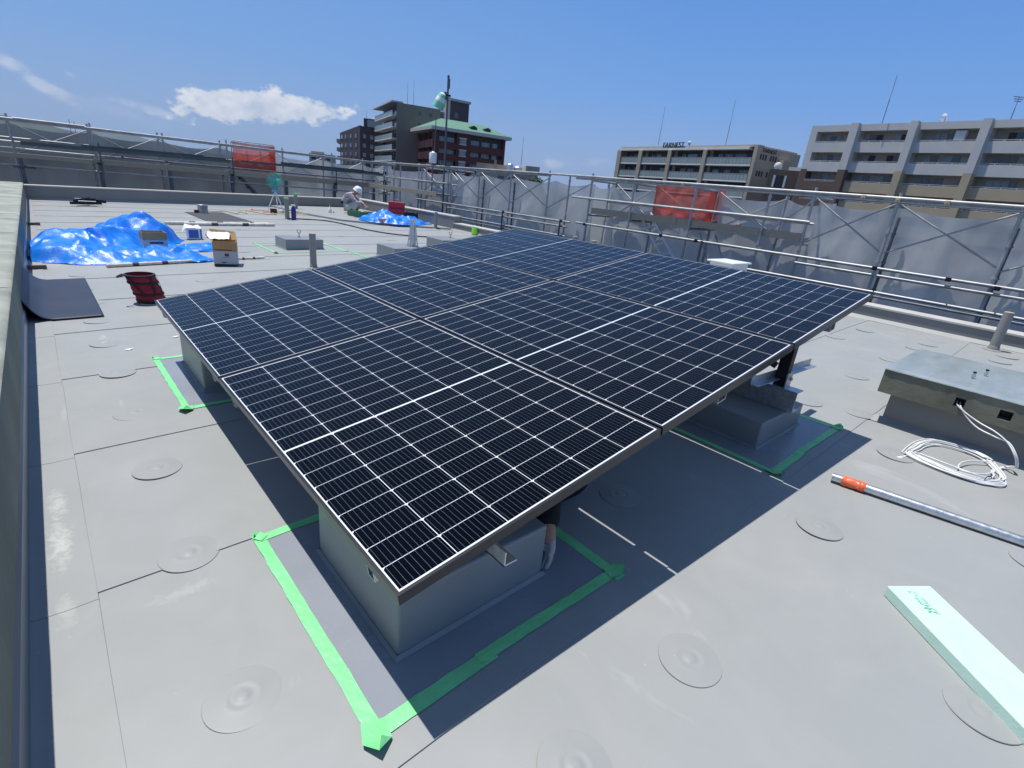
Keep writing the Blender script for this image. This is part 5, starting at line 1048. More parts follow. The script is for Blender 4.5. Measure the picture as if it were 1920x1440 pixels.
rb = [(XB, -2.6, XB, -1.3), (XB, -1.3, XB, .06), (XB, .06, XB, 1.5), (XB, 1.5, XB, 2.74), (XO + .1, 2.7, XO + .1, 3.57), (XO + .1, 3.57, XO + .1, 5.02), (XO + .1, 5.02, XO + .1, 6.55), (XO + .1, 6.55, XO + .1, 8.0), (XB, 7.9, XB, 9.26), (XB, 9.26, XB, 10.77), (XB, 10.77, XB, 12.22), (XB, 12.22, XB, 13.69), (XO + .1, 13.69, XO + .1, 15.16), (XO + .1, 15.16, XO + .1, 16.9), (XO + .1, 16.9, XO + .1, 19.8)]
rb += [(XB, 2.72, XO + .1, 2.74), (XB, 7.95, XO + .1, 7.97), (XB, 13.69, XO + .1, 13.71)]
for k, (x0, y0, x1, y1) in enumerate(rb):
    net('scaffold_net', (x0, y0, 0), (x1, y1, 0), 1.76 - (.02 if y0 > 5 else 0), -4.5, .085 if k in (0, 1, 2, 3, 9, 10, 11, 8) else (.08 if k < 15 else .03), (-1, 0, 0), 'net', ('grey net sheet on the right scaffold, %s bay counted from the near right end' % ORD[k]) if k < 15 else 'narrow grey net turned sideways on the right scaffold, %s' % ('right of the red net', 'left of the red net', 'by the windsock')[k - 15], 'scaffold net', 'grey nets hung bay by bay on the scaffolds', k * 3.7 + 1, sag=.09)
lb_ = list(zip(xin, xin[1:]))
for k, (x0, x1) in enumerate(lb_):
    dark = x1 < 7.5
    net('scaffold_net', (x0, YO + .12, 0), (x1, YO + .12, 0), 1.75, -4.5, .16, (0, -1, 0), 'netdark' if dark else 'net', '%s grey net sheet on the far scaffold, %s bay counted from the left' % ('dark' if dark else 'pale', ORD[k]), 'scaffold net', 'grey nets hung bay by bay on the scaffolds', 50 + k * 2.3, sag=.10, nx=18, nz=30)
for a, b, z0, z1, nr, lb, fr in (((4.78, YO - .02, 0), (6.13, YO - .02, 0), 1.13, 2.0, (0, -1, 0), 'red safety net in a rounded frame on the far left scaffold, behind the fan', 'L'), ((XO - .08, 5.0, 0), (XO - .08, 6.5, 0), 1.14, 1.88, (-1, 0, 0), 'red safety net on the right scaffold, above the pale stair', 'R')):
    tt = thing('safety_net', a, lb, 'safety net'); a = Vector(a); b = Vector(b); mb = MB(); nx, nz = 26, 18; vs = []
    for j in range(nz + 1):
        for i in range(nx + 1):
            u, v = i / nx, j / nz; p = a.lerp(b, u) + Vector(nr) * (.03 * noise.noise(V(u * 7, v * 4, 2)) + .02 + .05 * max(0, u - .86) * 4); vs.append((p.x, p.y, z0 + (z1 - z0) * v - .02 * sin(u * pi) * v))
    mb.add(vs, [(j * (nx + 1) + i, j * (nx + 1) + i + 1, (j + 1) * (nx + 1) + i + 1, (j + 1) * (nx + 1) + i) for j in range(nz) for i in range(nx)])
    # the net returns round the far end, doubling the cloth
    e = b if fr == 'L' else a; dd = V(0, .5, 0) if fr == 'L' else V(.4, -.0, 0); mb.quad(V(e.x, e.y, z0), V(e.x, e.y, z1 - .03), V(e.x, e.y, z1 - .03) + dd, V(e.x, e.y, z0) + dd)
    if fr == 'L': mb.quad(V(b.x - .17, b.y + .04, z0), V(b.x, b.y + .04, z0), V(b.x, b.y + .04, z1 - .06), V(b.x - .17, b.y + .04, z1 - .06))
    else: mb.quad(V(a.x + .03, a.y, z0), V(a.x + .03, a.y + .2, z0), V(a.x + .03, a.y + .16, z1 - .06), V(a.x + .03, a.y, z1 - .06))
    mb.build('net_cloth', 'rednet', tt, smooth=True)
    zz = z1 + .03; q0 = a - (b - a).normalized() * .03; q1 = b; mb = MB(); mb.tube([V(q0.x, q0.y, z0), V(q0.x, q0.y, zz - .08), V(q0.x, q0.y, zz - .02) + (b - a).normalized() * .03, V(q0.x, q0.y, zz) + (b - a).normalized() * .09, V(q1.x, q1.y, zz)], .016, 8)
    for k in (.33, .66): p = a.lerp(b, k); mb.cyl((p.x, p.y, z0), (p.x, p.y, zz), .009, n=6)
    mb.build('net_frame', 'pipe', tt, smooth=True)
# white equipment box beyond the array
t = thing('equipment_box', (7.75, 3.35, G(7.7)), 'white metal box just showing over the far edge of the array, by the right parapet', 'equipment box')
mb = MB(); mb.box((7.5, 2.9, G(7.5)), (8.05, 3.28, .655)); mb.build('box_body', 'white', t, bevel=.01); mb = MB(); mb.box((7.45, 2.86, .6555), (8.08, 3.32, .685)); mb.build('box_lid', 'white', t, bevel=.01)
# masts at the scaffold corner
t = thing('windsock_mast', (XI, 14.1, 1.0), 'tall dark pole carrying a green and white windsock at the scaffold corner', 'windsock mast')
mb = MB(); mb.cyl((XI, 14.1, .4), (XI, 14.1, 4.38), .03, n=10); mb.cyl((XI, 14.1, 4.38), (XI, 14.1, 4.46), .035, n=8); mb.box((XI - .04, 14.04, 4.1), (XI + .03, 14.1, 4.36)); mb.build('pole', 'pipe_dark', t, smooth=True)
mb = MB(); mb.box((XI - .1, 14.05, 3.90), (XI + .08, 14.15, 3.94)); mb.box((XI - .10, 14.06, 3.80), (XI - .07, 14.14, 4.0)); mb.build('bracket', 'black_steel', t)
rt = V(-.728, .685, 0); c0 = V(XI, 14.1, 3.93) + rt * .10; n = 18; rings = []
for k in range(9):
    s_ = k / 8; c = c0 + rt * (.20 * s_) + V(0, 0, -.40 * s_ ** 1.2 + .02); r = (.09 + .10 * s_ ** .5 - .03 * max(0, s_ - .7)) * (1 + .06 * noise.noise(V(k, 1, 1))); dv = (rt * .42 + V(0, 0, -.9)).normalized(); x_ = dv.cross(V(.68, .73, 0)).normalized(); y_ = dv.cross(x_)
    rings.append([c + x_ * r * cos(2 * pi * i / n) + y_ * r * sin(2 * pi * i / n) * 1. for i in range(n)])
for nm, k0, k1, m in (('sock_band', 0, 1, 'sockw'), ('sock_band', 1, 3, 'sockg'), ('sock_band', 3, 5, 'sockw'), ('sock_band', 5, 7, 'sockg'), ('sock_band', 7, 8, 'sockg')):
    mb = MB(); vs = [p for rg in rings[k0:k1 + 1] for p in rg]; fs = [(i * n + k, i * n + (k + 1) % n, (i + 1) * n + (k + 1) % n, (i + 1) * n + k) for i in range(k1 - k0) for k in range(n)]
    if k0 == 0: fs.append(tuple(range(n)))
    mb.add(vs, fs); mb.build(nm, m, t, smooth=True)
t = thing('site_lamp', (XI, 14.75, 1.9), 'white barrel-shaped lamp with a thin rod above it, on the scaffold corner', 'lamp')
mb = MB(); mb.lathe([(.06, 0), (.115, .015), (.12, .04), (.12, .30), (.11, .325), (.05, .34), (.03, .37)], c=(XI - .05, 14.72, 1.95), n=24); mb.build('lamp_body', 'white', t, smooth=True)
mb = MB(); mb.cyl((XI - .05, 14.72, .9), (XI - .05, 14.72, 1.96), .02, n=8); mb.cyl((XI, 14.72, 2.3), (XI, 14.70, 3.3), .014, n=8); mb.build('rod', 'pipe_dark', t)

# ------------------------------------------------------------------ buildings in the distance
ZB = -14.
def bld(name, label, o, ang, cat='apartment building'): return thing(name, (o[0], o[1], ZB), label, cat, rz=R_(ang))
OFF = (0, 0, -ZB)
def B(mb, x0, y0, z0, x1, y1, z1, mi=0): mb.box((x0, y0, z0), (x1, y1, z1), mi)
def antenna(x, y, z0, z1, label, lean=0, yagi=False, r=.09):
    t = thing('roof_antenna', (x, y, z0), label, 'antenna', 'thin rods on the roofs'); mb = MB(); mb.cyl((0, 0, 0), (0, 0, (z1 - z0) * .5), r, n=6); mb.cyl((0, 0, (z1 - z0) * .5), (0, 0, z1 - z0), r * .6, n=6)
    if yagi:
        for k, w in ((0, .5), (-.25, .4), (-.5, .3)): mb.cyl((-w, w, z1 - z0 + k), (w, -w, z1 - z0 + k), .05, n=5)
    mb.build('rod', 'pipe_dark', t, off=(0, 0, 0))
# (1) balcony block with roof lettering
t = FB = bld('balcony_building', 'beige apartment block with glass balconies and dark FARNEST letters on its roof', (113.9, 90.0), -101.4)
mb = MB(); B(mb, 0, 1.9, ZB, 40.7, 14, 13.55, 0); B(mb, 39.9, 0, ZB, 40.7, 1.89, 13.9, 0); B(mb, .6, .3, 13.56, 39.89, 13.9, 13.95, 0); B(mb, 0, 0, ZB, .5, 1.89, 13.55, 0); mb.build('wall', 'b_beige', t, off=OFF)
mb = MB(); B(mb, 0.51, -.15, 13.1, 38.9, 1.88, 13.5); mb.build('roof_edge', 'b_white', t, off=OFF)
mb = MB()
for x0, x1 in ((.0, 1.35), (7.9, 9.05), (17.6, 18.6), (27.8, 28.75)): B(mb, x0, -.35, ZB, x1, 0, 13.09)
mb.build('column', 'b_beige', t, off=OFF)
rnd = random.Random(4)
for f in range(6):
    zf = 10.3 - 3.0 * f
    for x0, x1 in ((1.36, 7.89), (9.06, 17.59), (18.61, 27.79), (28.76, 39.89)):
        mb = MB(); B(mb, x0, -.1, zf - .25, x1, 1.88, zf + .05); bs_ = mb.build('balcony_slab', 'b_white', t, off=OFF)
        if f < 4:
            mb = MB(); n = max(1, int((x1 - x0) / .8)); w = (x1 - x0) / n
            for k in range(n): B(mb, x0 + k * w + .03, -.06, zf + .1, x0 + (k + 1) * w - .03, -.02, zf + 1.25)
            mb.build('balcony_glass', 'b_rail', bs_, off=OFF); mb = MB(); B(mb, x0, -.08, zf + 1.26, x1, .0, zf + 1.34); mb.build('handrail', 'pipe', bs_, off=OFF)
            mb = MB(); B(mb, x0, 1.8, zf + .06, x1, 1.88, zf + 2.74); mb.build('recess', 'b_dark', t, off=OFF)
            x = x0 + .8
            while x < x1 - 2.2:
                mb = MB(); w = rnd.choice((1.6, 1.9, 2.6)); B(mb, x, 1.72, zf + .1, min(x + w, x1 - .3), 1.79, zf + 2.1, rnd.choice((0, 0, 1))); B(mb, x + w / 2 - .03, 1.66, zf + .1, x + w / 2 + .03, 1.715, zf + 2.1, 2); x += w + rnd.choice((.6, 1.4, 2.2)); mb.build('window', ['b_glass', 'b_curtain', 'b_white'], t, off=OFF)
SY = basis((40.7, 0, 0), (0, 1, 0), (0, 0, 1))
def side_win(t, X, y, z, m='b_dark', w=.32, h=1.0, n=3, gap=.55):
    for k in range(n): mb = MB(); B(mb, X - .001, y + k * gap * 1.0, z, X + .04, y + k * gap + w, z + h); mb.build('window', m, t, off=OFF)
for zf in (11.4, 8.4, 5.4, 2.4): side_win(t, 40.7, 1.2, zf, w=.5, gap=.8); side_win(t, 40.7, 4.4, zf, w=.5, gap=.8)
mb = MB(); B(mb, 40.71, 7.2, ZB, 41.9, 11, 11.9); B(mb, 39, 14.01, ZB, 42.5, 17, 9.5); mb.build('rear_wing', 'b_beige', t, off=OFF)
put_text('roof_sign', 'FARNEST', 1.55, basis((15.2, 0.1, 13.62 - ZB), (1, 0, 0), (0, 0, 1)), 'blackink', t, depth=.1, width=6.4, bold=.0)
put_text('wall_sign', 'FARNEST', 1.1, basis((40.76, 1.6, 12.75 - ZB), (0, 1, 0), (0, 0, 1)), 'blackink', t, depth=.03, width=4.4, bold=.0)
def dish(x, y, z, label, r=.8, rz=0):
    t = thing('satellite_dish', (x, y, z), label, 'satellite dish', rz=rz); T = basis((0, 0, 1.1), (.2, 1, 0), (0, .35, 1)); mb = MB(); mb.lathe([(0.0, 0), (r * .5, .06), (r * .8, .16), (r, .26), (r * 1.02, .27), (r * .8, .19), (r * .4, .09), (0.0, .04)], n=20, T=T); mb.build('reflector', 'white', t, off=(0, 0, 0), smooth=True)
    mb = MB(); mb.cyl((0, 0, 0), (0, 0, 1.1), .05, n=6); mb.cyl(T @ V(0, 0, .05), T @ V(0, 0, .7), .02, n=5); mb.build('dish_arm', 'pipe', t, off=(0, 0, 0))
# (2) grey block on the right
t = bld('balcony_building', 'pale grey apartment block with tan and brown lower floors, at the right edge', (99.9, 38.8), -96.5)
OX = ((1.1, 6.3), (7.75, 14.5), (15.8, 23.0), (24.25, 32.5)); TOP = 16.15; floors = [13.55 - 2.95 * k for k in range(6)]
def gm(x, z): return 0 if z > 9.4 else (2 if x < 7.6 else 1)
gms = ['b_grey', 'b_tan', 'b_brown']
mb = MB(); B(mb, 0, 1.8, ZB, 34, 15, TOP - .4, 0); mb.build('core', 'b_inner', t, off=OFF)
mb = MB(); B(mb, -.02, 0.001, ZB, .0, 1.79, TOP, 0); B(mb, -.3, 1.8, ZB, -.001, 15, 9.4, 2); B(mb, -.3, 1.8, 9.401, -.001, 15, TOP, 0); mb.build('side_wall', gms, t, off=OFF)
mb = MB(); B(mb, 0, 0, 15.2, 34, 1.79, TOP, 0)
edges = [0, 1.1, 6.3, 7.75, 14.5, 15.8, 23.0, 24.25, 32.5, 34]
for k in range(0, 9, 2):
    x0, x1 = edges[k], edges[k + 1]
    B(mb, x0, -.0, 9.45, x1, 1.79, 15.199, 0); B(mb, x0, 0, ZB, x1, 1.79, 9.449, gm(x0 if x0 < 6 or x0 > 7 else 1, 0) if x0 < 7 else 1)
for x0, x1 in ((6.45, 7.6), (14.65, 15.65), (23.1, 24.1), (32.6, 33.5)):
    B(mb, x0, -.75, 9.45, x1, -.001, TOP + .12, 0); B(mb, x0, -.75, ZB, x1, -.001, 9.449, 2 if x0 < 7 else 1)
mb.build('wall', gms, t, off=OFF)
for f, zf in enumerate(floors):
    for bi, (x0, x1) in enumerate(OX):
        zt = zf - 1.45 if f < 5 else ZB; z_lo = max(zt + .0, ZB); mi = gm(x0, zf - .5)
        mb = MB(); B(mb, x0, 0, z_lo + .0, x1, .18, zf, mi); B(mb, x0, .181, z_lo + .0, x1, 1.79, z_lo + .25, mi); bs_ = mb.build('balcony_wall', gms, t, off=OFF)
        mb = MB(); B(mb, x0, .02, zf + .17, x1, .08, zf + .22); B(mb, x0, .02, zf + .001, x1, .06, zf + .03)
        n = int((x1 - x0) / 1.5)
        for k in range(n + 1): B(mb, x0 + (x1 - x0 - .06) * k / n, .02, zf + .031, x0 + (x1 - x0 - .06) * k / n + .06, .08, zf + .169)
        mb.build('handrail', 'b_white', bs_, off=OFF)
        if f < 4:
            x = x0 + .7 + rnd.random() * .8; xe = x1 - .5
            while x < xe - 1.5:
                mb = MB(); w = min(rnd.choice((1.9, 2.6, 3.4)), xe - x); k = int(w / .85)
                for i in range(k): B(mb, x + i * w / k + .03, 1.72, z_lo + .3, x + (i + 1) * w / k - .03, 1.785, zf + 1.25, rnd.choice((0, 1, 1, 0, 2)))
                x += w + rnd.choice((.7, 1.1, 1.6)); mb.build('window', ['b_glass', 'b_curtain', 'b_dark'], t, off=OFF)
mb = MB(); B(mb, 20.2, .3, 13.7, 21.4, 1.2, 15.0, 0); mb.build('laundry', 'b_white', t, off=OFF)
# (3) red brick with green roof
t = bld('brick_building', 'dark red brick apartment block with a green hipped roof and terracotta balconies', (78.2, 120.9), -14)
LA = R_(70.3 + 14); LX = lambda s, d: V(s * cos(LA) - d * -sin(LA) * 0 + d * sin(LA) * 0, s * sin(LA), 0)
lu = V(cos(LA), sin(LA), 0); ln = V(-sin(LA), cos(LA), 0)                      # along the left facade, outward normal
W0 = [V(0, 0, 0), V(20.2, 0, 0), V(20.2, 0, 0) + lu * 31, lu * 31]
mb = MB(); mb.prism([(p.x, p.y) for p in [W0[0] + V(.0, 1.3, 0), W0[1] + V(0, 1.3, 0), W0[2], W0[3] - ln * 1.3, W0[0] - ln * 1.3 + V(0, 1.3, 0)]], ZB, 13.39); mb.build('core', 'b_red', t, off=OFF)
mb = MB(); B(mb, -.1, 0, ZB, .9, 1.29, 13.39); B(mb, 6.2, -.05, ZB, 9.6, 1.29, 13.39); B(mb, 19.6, 0, ZB, 20.2, 1.29, 13.39)
for z in (9.35, 6.55, 3.75, .95): B(mb, .91, .0, z - .001, 6.19, .2, z + 1.65, 0); B(mb, 9.61, .0, z, 19.59, .2, z + 1.65, 0); B(mb, .91, .21, z, 6.19, 1.28, z + .25, 0); B(mb, 9.61, .21, z, 19.59, 1.28, z + .25)
mb.build('wall', 'b_red', t, off=OFF)
mb = MB(); B(mb, .91, 1.2, ZB, 6.19, 1.285, 13.3); B(mb, 9.61, 1.2, ZB, 19.59, 1.285, 13.3); mb.build('recess', 'b_dark', t, off=OFF)
for z in (11.0, 8.2, 5.4, 2.6):
    for x0, x1 in ((1.4, 3.2), (3.9, 5.8), (10.5, 12.9), (13.7, 16.0), (16.8, 18.3)):
        mb = MB(); B(mb, x0, 1.1, z - 1.0, x1, 1.19, z + 1.15); B(mb, (x0 + x1) / 2 - .05, 1.04, z - 1, (x0 + x1) / 2 + .05, 1.095, z + 1.15, 1); mb.build('window', ['b_curtain', 'b_white'], t, off=OFF)
    mb = MB(); B(mb, 6.95, -.1, z - .15, 8.75, -.055, z + 1.2, 0); B(mb, 6.8, -.14, z + 1.2, 8.9, -.056, z + 1.4, 1); B(mb, 6.8, -.14, z - .3, 8.9, -.056, z - .151, 1); mb.build('window', ['b_curtain', 'b_white'], t, off=OFF)
# left facade balconies
def TL(s, d, z): p = lu * s + ln * d; return V(p.x, p.y, z)
def LB(mb, s0, d0, z0, s1, d1, z1, mi=0):
    vs = [TL(s, d, z) for z in (z0, z1) for s, d in ((s0, d0), (s1, d0), (s1, d1), (s0, d1))]; mb.add(vs, [(0, 1, 2, 3), (7, 6, 5, 4), (0, 4, 5, 1), (1, 5, 6, 2), (2, 6, 7, 3), (3, 7, 4, 0)], mi)
mb = MB()
for k, s0 in enumerate((0, 6.3, 12.6, 18.9, 25.2)): LB(mb, s0, -1.3, ZB, s0 + .6, 0, 13.39)
mb.build('wall', 'b_red', t, off=OFF)
for z in (9.7, 6.9, 4.1, 1.3):
    mb = MB()
    for k in range(5): s0 = .6 + 6.3 * k; LB(mb, s0 + .05, .05, z, s0 + 6.2, .25, z + 1.6); LB(mb, s0 + .05, -1.3, z - .2, s0 + 6.2, .25, z - .001); LB(mb, s0 + 2.9, .251, z - .1, s0 + 3.3, .4, z + 1.62)
    mb.build('balcony_wall', 'b_red2', t, off=OFF)
    mb = MB(); LB(mb, .61, -1.295, z, 31, -1.2, z + 2.55); mb.build('recess', 'b_dark', t, off=OFF)
# roof
mb = MB(); e = 1.2; r0, r1 = V(5.2, 8, 0), V(17.5, 8, 0)
E_ = [V(-e, -e, 0), V(20.2 + e, -e, 0), V(20.2 + e, 17, 0), V(-e, 17, 0)]
mb.add([V(p.x, p.y, 14.15) for p in E_] + [V(4.4, 8, 17.0), V(16.5, 8, 17.0)], [(0, 1, 5, 4), (1, 2, 5), (2, 3, 4, 5), (3, 0, 4)]); rf_ = mb.build('roof', 'b_green', t, off=OFF)
mb = MB(); B(mb, -e, -e, 13.4, 20.2 + e, 17, 14.13); P3 = [TL(0, .9, 0), TL(32, .9, 0), TL(32, -14, 0), TL(10, -14, 0)]; mb.prism([(p.x, p.y) for p in reversed(P3)], 13.395, 14.10); mb.build('eaves', 'cap', t, off=OFF)
for x in (11.2, 15.2): mb = MB(); mb.prism([(x - .9, 1.2), (x + .9, 1.2), (x + .9, 3.4), (x - .9, 3.4)], 14.2, 15.3); mb.prism([(x - 1.0, 1.0), (x, 1.0), (x + 1.0, 1.0), (x + 1.0, 3.6), (x, 3.6), (x - 1, 3.6)], 15.301, [15.32, 15.8, 15.32, 15.32, 15.8, 15.32]); mb.build('dormer', 'b_dark', rf_, off=OFF)
# (4) tall taupe block
t = bld('tall_building', 'tall taupe apartment block with glass balconies on its left side, left of the green roof', (78.7, 140.8), -16)
LA2 = R_(73.5 + 16); lu = V(cos(LA2), sin(LA2), 0); ln = V(-sin(LA2), cos(LA2), 0)
mb = MB(); c = [V(0, 0, 0) - ln * 0, V(12.4, 0, 0), V(12.4, 0, 0) + lu * 26, lu * 26 - ln * 1.6, lu * .8 - ln * 1.6, lu * .8]; mb.prism([(p.x, p.y) for p in c], ZB, 20.4); B(mb, 12.41, 3, ZB, 14.6, 20, 20.2, 0); mb.build('wall', 'b_taupe', t, off=OFF)
mb = MB(); B(mb, 12.7, 2.9, ZB, 14.2, 2.99, 19.6); mb.build('stair_glass', 'b_glass', t, off=OFF)
for k in range(5):
    for x, h in ((6.0, .95), (9.1, .95)):
        if k and x > 9: continue
        mb = MB(); B(mb, x, -.05, 18.0 - 2.9 * k, x + .9, -.001, 18.0 - 2.9 * k + h); mb.build('window', 'b_glass', t, off=OFF)
mb = MB(); LB(mb, .81, -1.595, ZB, 26, -1.5, 20.3); mb.build('recess', 'b_dark', t, off=OFF); mb = MB(); LB(mb, -.1, -1.6, 20.41, 27.2, 1.6, 20.75); mb.build('roof_slab', 'cap', t, off=OFF)
for k in range(8):
    z = 17.3 - 2.9 * k; mb = MB(); LB(mb, .8, -1.49, z - .25, 26.5, 1.2, z); bs_ = mb.build('balcony_slab', 'b_white', t, off=OFF)
    mb = MB()
    for i in range(21): LB(mb, .9 + i * 1.22, 1.1, z + .05, .9 + i * 1.22 + 1.12, 1.15, z + 1.2)
    mb.build('balcony_glass', 'b_rail', bs_, off=OFF)
    for i in range(5): mb = MB(); LB(mb, 2 + i * 5, -1.49, z + .01, 4.6 + i * 5, -1.42, z + 2.2); mb.build('window', 'b_glass', t, off=OFF)
# (5) dark block far left with glass tower
t = thing('dark_building', (81.9, 170.3, ZB), 'dark brown apartment block with small windows, farthest left of the tall buildings', 'apartment building'); O = V(81.9, 170.3, 0)
Q = [O, O + V(3.7, 23.7, 0), O + V(10, 36, 0), O + V(24, 30, 0), O + V(12.2, 4.4, 0)]
mb = MB(); mb.prism([(p.x, p.y) for p in reversed(Q)], ZB, [14.6, 15.6, 13.0, 14.0, 15.6]); mb.build('wall', 'b_plum', t)
d1 = V(3.7, 23.7, 0).normalized(); n1 = V(-d1.y, d1.x, 0); d2 = V(12.2, 4.4, 0).normalized(); n2 = V(d2.y, -d2.x, 0)
def wq(mb, o, d, n, s0, s1, z0, z1, th=.12):
    a = o + d * s0 + n * .01; b = o + d * s1 + n * .01; mb.add([V(a.x, a.y, z0), V(b.x, b.y, z0), V(b.x, b.y, z1), V(a.x, a.y, z1)] + [V(p.x, p.y, z) + n * th for p, z in ((a, z0), (b, z0), (b, z1), (a, z1))], [(0, 1, 2, 3), (7, 6, 5, 4), (0, 4, 5, 1), (1, 5, 6, 2), (2, 6, 7, 3), (3, 7, 4, 0)])
for k in range(5):
    z = 12.0 - 2.8 * k
    for s_ in (1.2, 4.6, 8.2): mb = MB(); wq(mb, O, d2, n2, s_, s_ + 1.3, z, z + 1.2); mb.build('window', 'b_curtain', t)
    for s_ in (3, 9, 15, 20): mb = MB(); wq(mb, O, d1, n1, s_, s_ + 2.2, z, z + 1.2); mb.build('window', 'b_glass' if s_ % 2 else 'b_curtain', t)
    mb = MB(); o3 = Q[1]; d3 = (Q[2] - Q[1]).normalized(); n3 = V(-d3.y, d3.x, 0); wq(mb, o3, d3, n3, .5, 13, z - 1.2, z, 1.2); mb.build('balcony_wall', 'b_inner', t)
mb = MB(); mb.prism([(86.0, 176), (91, 172.6), (94, 178), (89, 181)], 13, 18.4); mb.build('roof_tower', 'b_plum', t); mb = MB(); mb.prism([(86.9, 175.2), (90.8, 172.5), (90.7, 172.4), (86.8, 175.0)], 15.9, 18.0); mb.build('tower_glass', 'b_rail', t)
# (6) brick tower behind
t = thing('brick_tower', (84.2, 122.9, ZB), 'slim dark brick stair tower rising behind the green roof', 'tower', rz=R_(-6)); k = 1.22
o_ = CAM + (V(84.2, 122.9, 21.7) - CAM) * k; t.location = (o_.x, o_.y, ZB)
mb = MB(); B(mb, 0, 0, ZB, 6.6, 6, 25.2); mb.build('wall', 'b_plum', t, off=OFF); mb = MB(); B(mb, -.5, -.4, 25.21, 7.0, 6.3, 25.9); mb.build('roof', 'b_rail', t, off=OFF); mb = MB(); B(mb, -.9, .3, ZB, -.01, 5.5, 26.4); mb.build('side_rib', 'cap', t, off=OFF)
for z in (20.6, 18.2, 15.8): mb = MB(); B(mb, 1.3, -.1, z, 2.7, -.01, z + 1.5); mb.build('window', 'b_glass', t, off=OFF)
# (7) low beige block with roof tanks
t = thing('low_building', (76, 84, ZB), 'low cream building with silver tanks on its roof, right of the red brick block', 'building', rz=R_(-38))
mb = MB(); B(mb, -7.5, -1, ZB, 3.2, 9, 4.6); B(mb, -9.5, 1.0, ZB, -3.2, 9.5, 5.75); mb.build('wall', 'b_cream', t, off=OFF); mb = MB(); B(mb, .6, -1.6, 4.61, 3.4, 6, 6.0); B(mb, -4.5, -1.4, 4.62, 0.5, 8, 4.9); B(mb, -5.9, -.6, 4.601, -5.4, -.1, 6.5); mb.build('roof', 'b_cream', t, off=OFF)
mb = MB(); mb.lathe([(.7, 0), (.72, .9), (.5, 1.2), (0, 1.3)], c=(-2.6, 0, 4.91), n=16); mb.lathe([(.9, 0), (.92, .6), (.6, .9), (0, 1.)], c=(-.9, .5, 4.91), n=16); mb.build('roof_tank', 'galv', t, off=OFF, smooth=True)
for x in (-5, -2.8, -.6, 1.4): mb = MB(); B(mb, x, -1.06, 2.2, x + 1.3, -1.001, 3.6); mb.build('window', 'b_glass', t, off=OFF)
# (8) small grey building far left ; (9) brown low building beside the lettered block
t = thing('low_building', (67.5, 167.5, ZB), 'small grey building with a row of dark windows, left of the dark brown block', 'building', rz=R_(-22)); mb = MB(); B(mb, -3.2, 0, ZB, 4.5, 8, 5.6); B(mb, -2.6, 1, 5.61, 1.2, 5, 6.2); mb.build('wall', 'b_inner', t, off=OFF)
for x in (-2.6, -.6, 1.4): mb = MB(); B(mb, x, -.08, 3.9, x + 1.4, -.01, 4.9); mb.build('window', 'b_dark', t, off=OFF)
t = thing('low_building', (101.9, 45.2, ZB), 'small brown tiled building between the lettered block and the pale grey block', 'building', rz=R_(-72)); mb = MB(); B(mb, .2, 0, ZB, 7.6, 8, 9.35); B(mb, 3.2, 1, 9.351, 5.6, 3, 10.0, 1); mb.build('wall', ['b_brown', 'b_white'], t, off=OFF)
for x, w, m in ((1.1, .35, 'b_white'), (1.55, 1.3, 'b_dark'), (2.95, .35, 'b_white'), (5.6, .4, 'b_white'), (6.05, .5, 'b_dark')): mb = MB(); B(mb, x, -.08, 6.4, x + w, -.01, 8.4); mb.build('window', m, t, off=OFF)
mb = MB(); mb.lathe([(0, -.7), (.5, -.5), (.7, 0), (.5, .5), (0, .7)], c=(1.3, 1, 10.0), n=16); mb.build('roof_dome', 'white', t, off=OFF, smooth=True)
# antennas and dishes (base x,y,z ; top z)
for (x, y, z0, z1, lb, yg) in ((81.7, 140.5, 20.4, 25.8, 'thin rod on the tall taupe block, the left one of two', False), (83.4, 140.1, 20.4, 26.7, 'thin rod on the tall taupe block, the right and taller of two', False), (105.8, 72.8, 13.5, 21.2, 'long thin rod on the lettered block, left of the roof letters', False),
    (103.3, 55.5, 13.5, 21.4, 'long thin rod on the lettered block, right of the roof letters', False), (98.2, 28.2, 16.1, 22.6, 'long thin rod on the roof of the pale grey block', False), (97.3, 13.3, 16.1, 18.8, 'rod with small cross bars on the pale grey block, at the right edge', True),
    (73.6, 81.9, 5.9, 11.1, 'thin rod rising above the low cream building', False), (90.4, 182.8, 18.4, 21.6, 'short thin rod on the glass tower of the dark block', False), (4.9, 100, -14, 4.4, 'thin rod far left, the left one of a distant pair', False), (5.4, 100, -14, 4.2, 'thin rod far left, the right one of a distant pair', False)):
    antenna(x, y, z0, z1, lb, yagi=yg, r=.05)
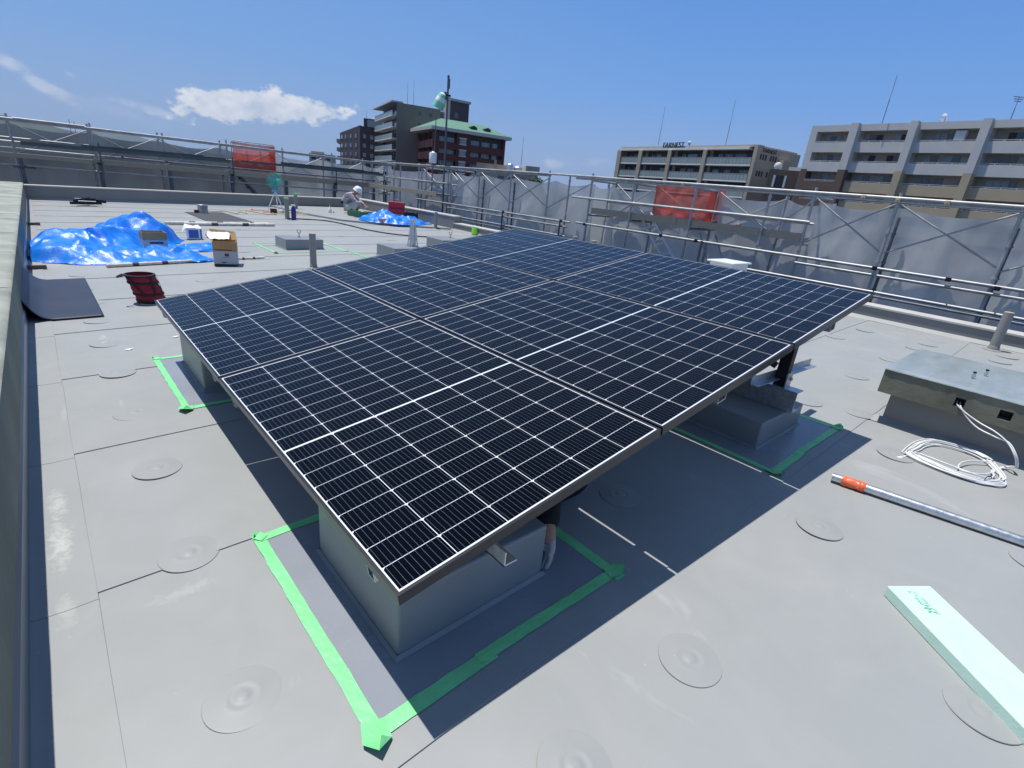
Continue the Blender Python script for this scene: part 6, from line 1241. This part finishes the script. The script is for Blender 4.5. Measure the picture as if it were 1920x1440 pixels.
dish(98.6, 20.6, 15.7, 'white satellite dish on the roof of the pale grey block', .5, 1.1); dish(106.2, 65.2, 13.0, 'small white satellite dish right of the roof letters', .4, 1.2)
# tree between the low building and the net
def tree(x, y, z0, h, r, label, seed):
    rnd = random.Random(seed); t = thing('tree', (x, y, z0), label, 'tree'); mb = MB(); mb.tube([(0, 0, 0), (.2, .1, h * .4), (.1, .0, h * .8)], [.35, .25, .1], 8)
    for k in range(7): a = k * .9; mb.tube([(.15, .05, h * (.4 + .04 * k)), (r * .4 * cos(a), r * .4 * sin(a), h * (.6 + .04 * k)), (r * .75 * cos(a), r * .75 * sin(a), h * (.72 + .03 * k))], [.12, .07, .03], 5)
    mb.build('trunk', 'bark', t, off=(0, 0, 0)); mb = MB()
    cl = [(V(rnd.gauss(0, r * .4), rnd.gauss(0, r * .4), h * .8 + rnd.gauss(0, h * .1)), rnd.uniform(.6, 1.3)) for k in range(26)]
    for c, rr in cl:
        for k in range(150):
            d = V(rnd.gauss(0, 1), rnd.gauss(0, 1), rnd.gauss(0, .8)).normalized() * rr * rnd.uniform(.6, 1.05); p = c + d; a = V(rnd.gauss(0, 1), rnd.gauss(0, 1), rnd.gauss(0, 1)).normalized() * .13; b = a.cross(d).normalized() * .09; mb.add([p - a, p + b, p + a, p - b], [(0, 1, 2, 3)])
    mb.build('crown', 'leaf', t, off=(0, 0, 0))
tree(67.3, 69.0, ZB, 17.3, 2.6, 'green tree top showing above the net, right of the low cream building', 3)

# ------------------------------------------------------------------ air
mb = MB(); mb.box((-8800, -8800, -15), (8800, 8800, 420)); hz = mb.build('haze', 'street'); tag(hz, kind='stuff')
m = bpy.data.materials.new('haze_air'); m.use_nodes = True; nt = m.node_tree; nt.nodes.clear(); o = nt.nodes.new('ShaderNodeOutputMaterial'); v = nt.nodes.new('ShaderNodeVolumePrincipled')
v.inputs['Color'].default_value = (.62, .74, .92, 1); v.inputs['Density'].default_value = 8e-5; nt.links.new(v.outputs[0], o.inputs['Volume']); hz.data.materials.clear(); hz.data.materials.append(m)
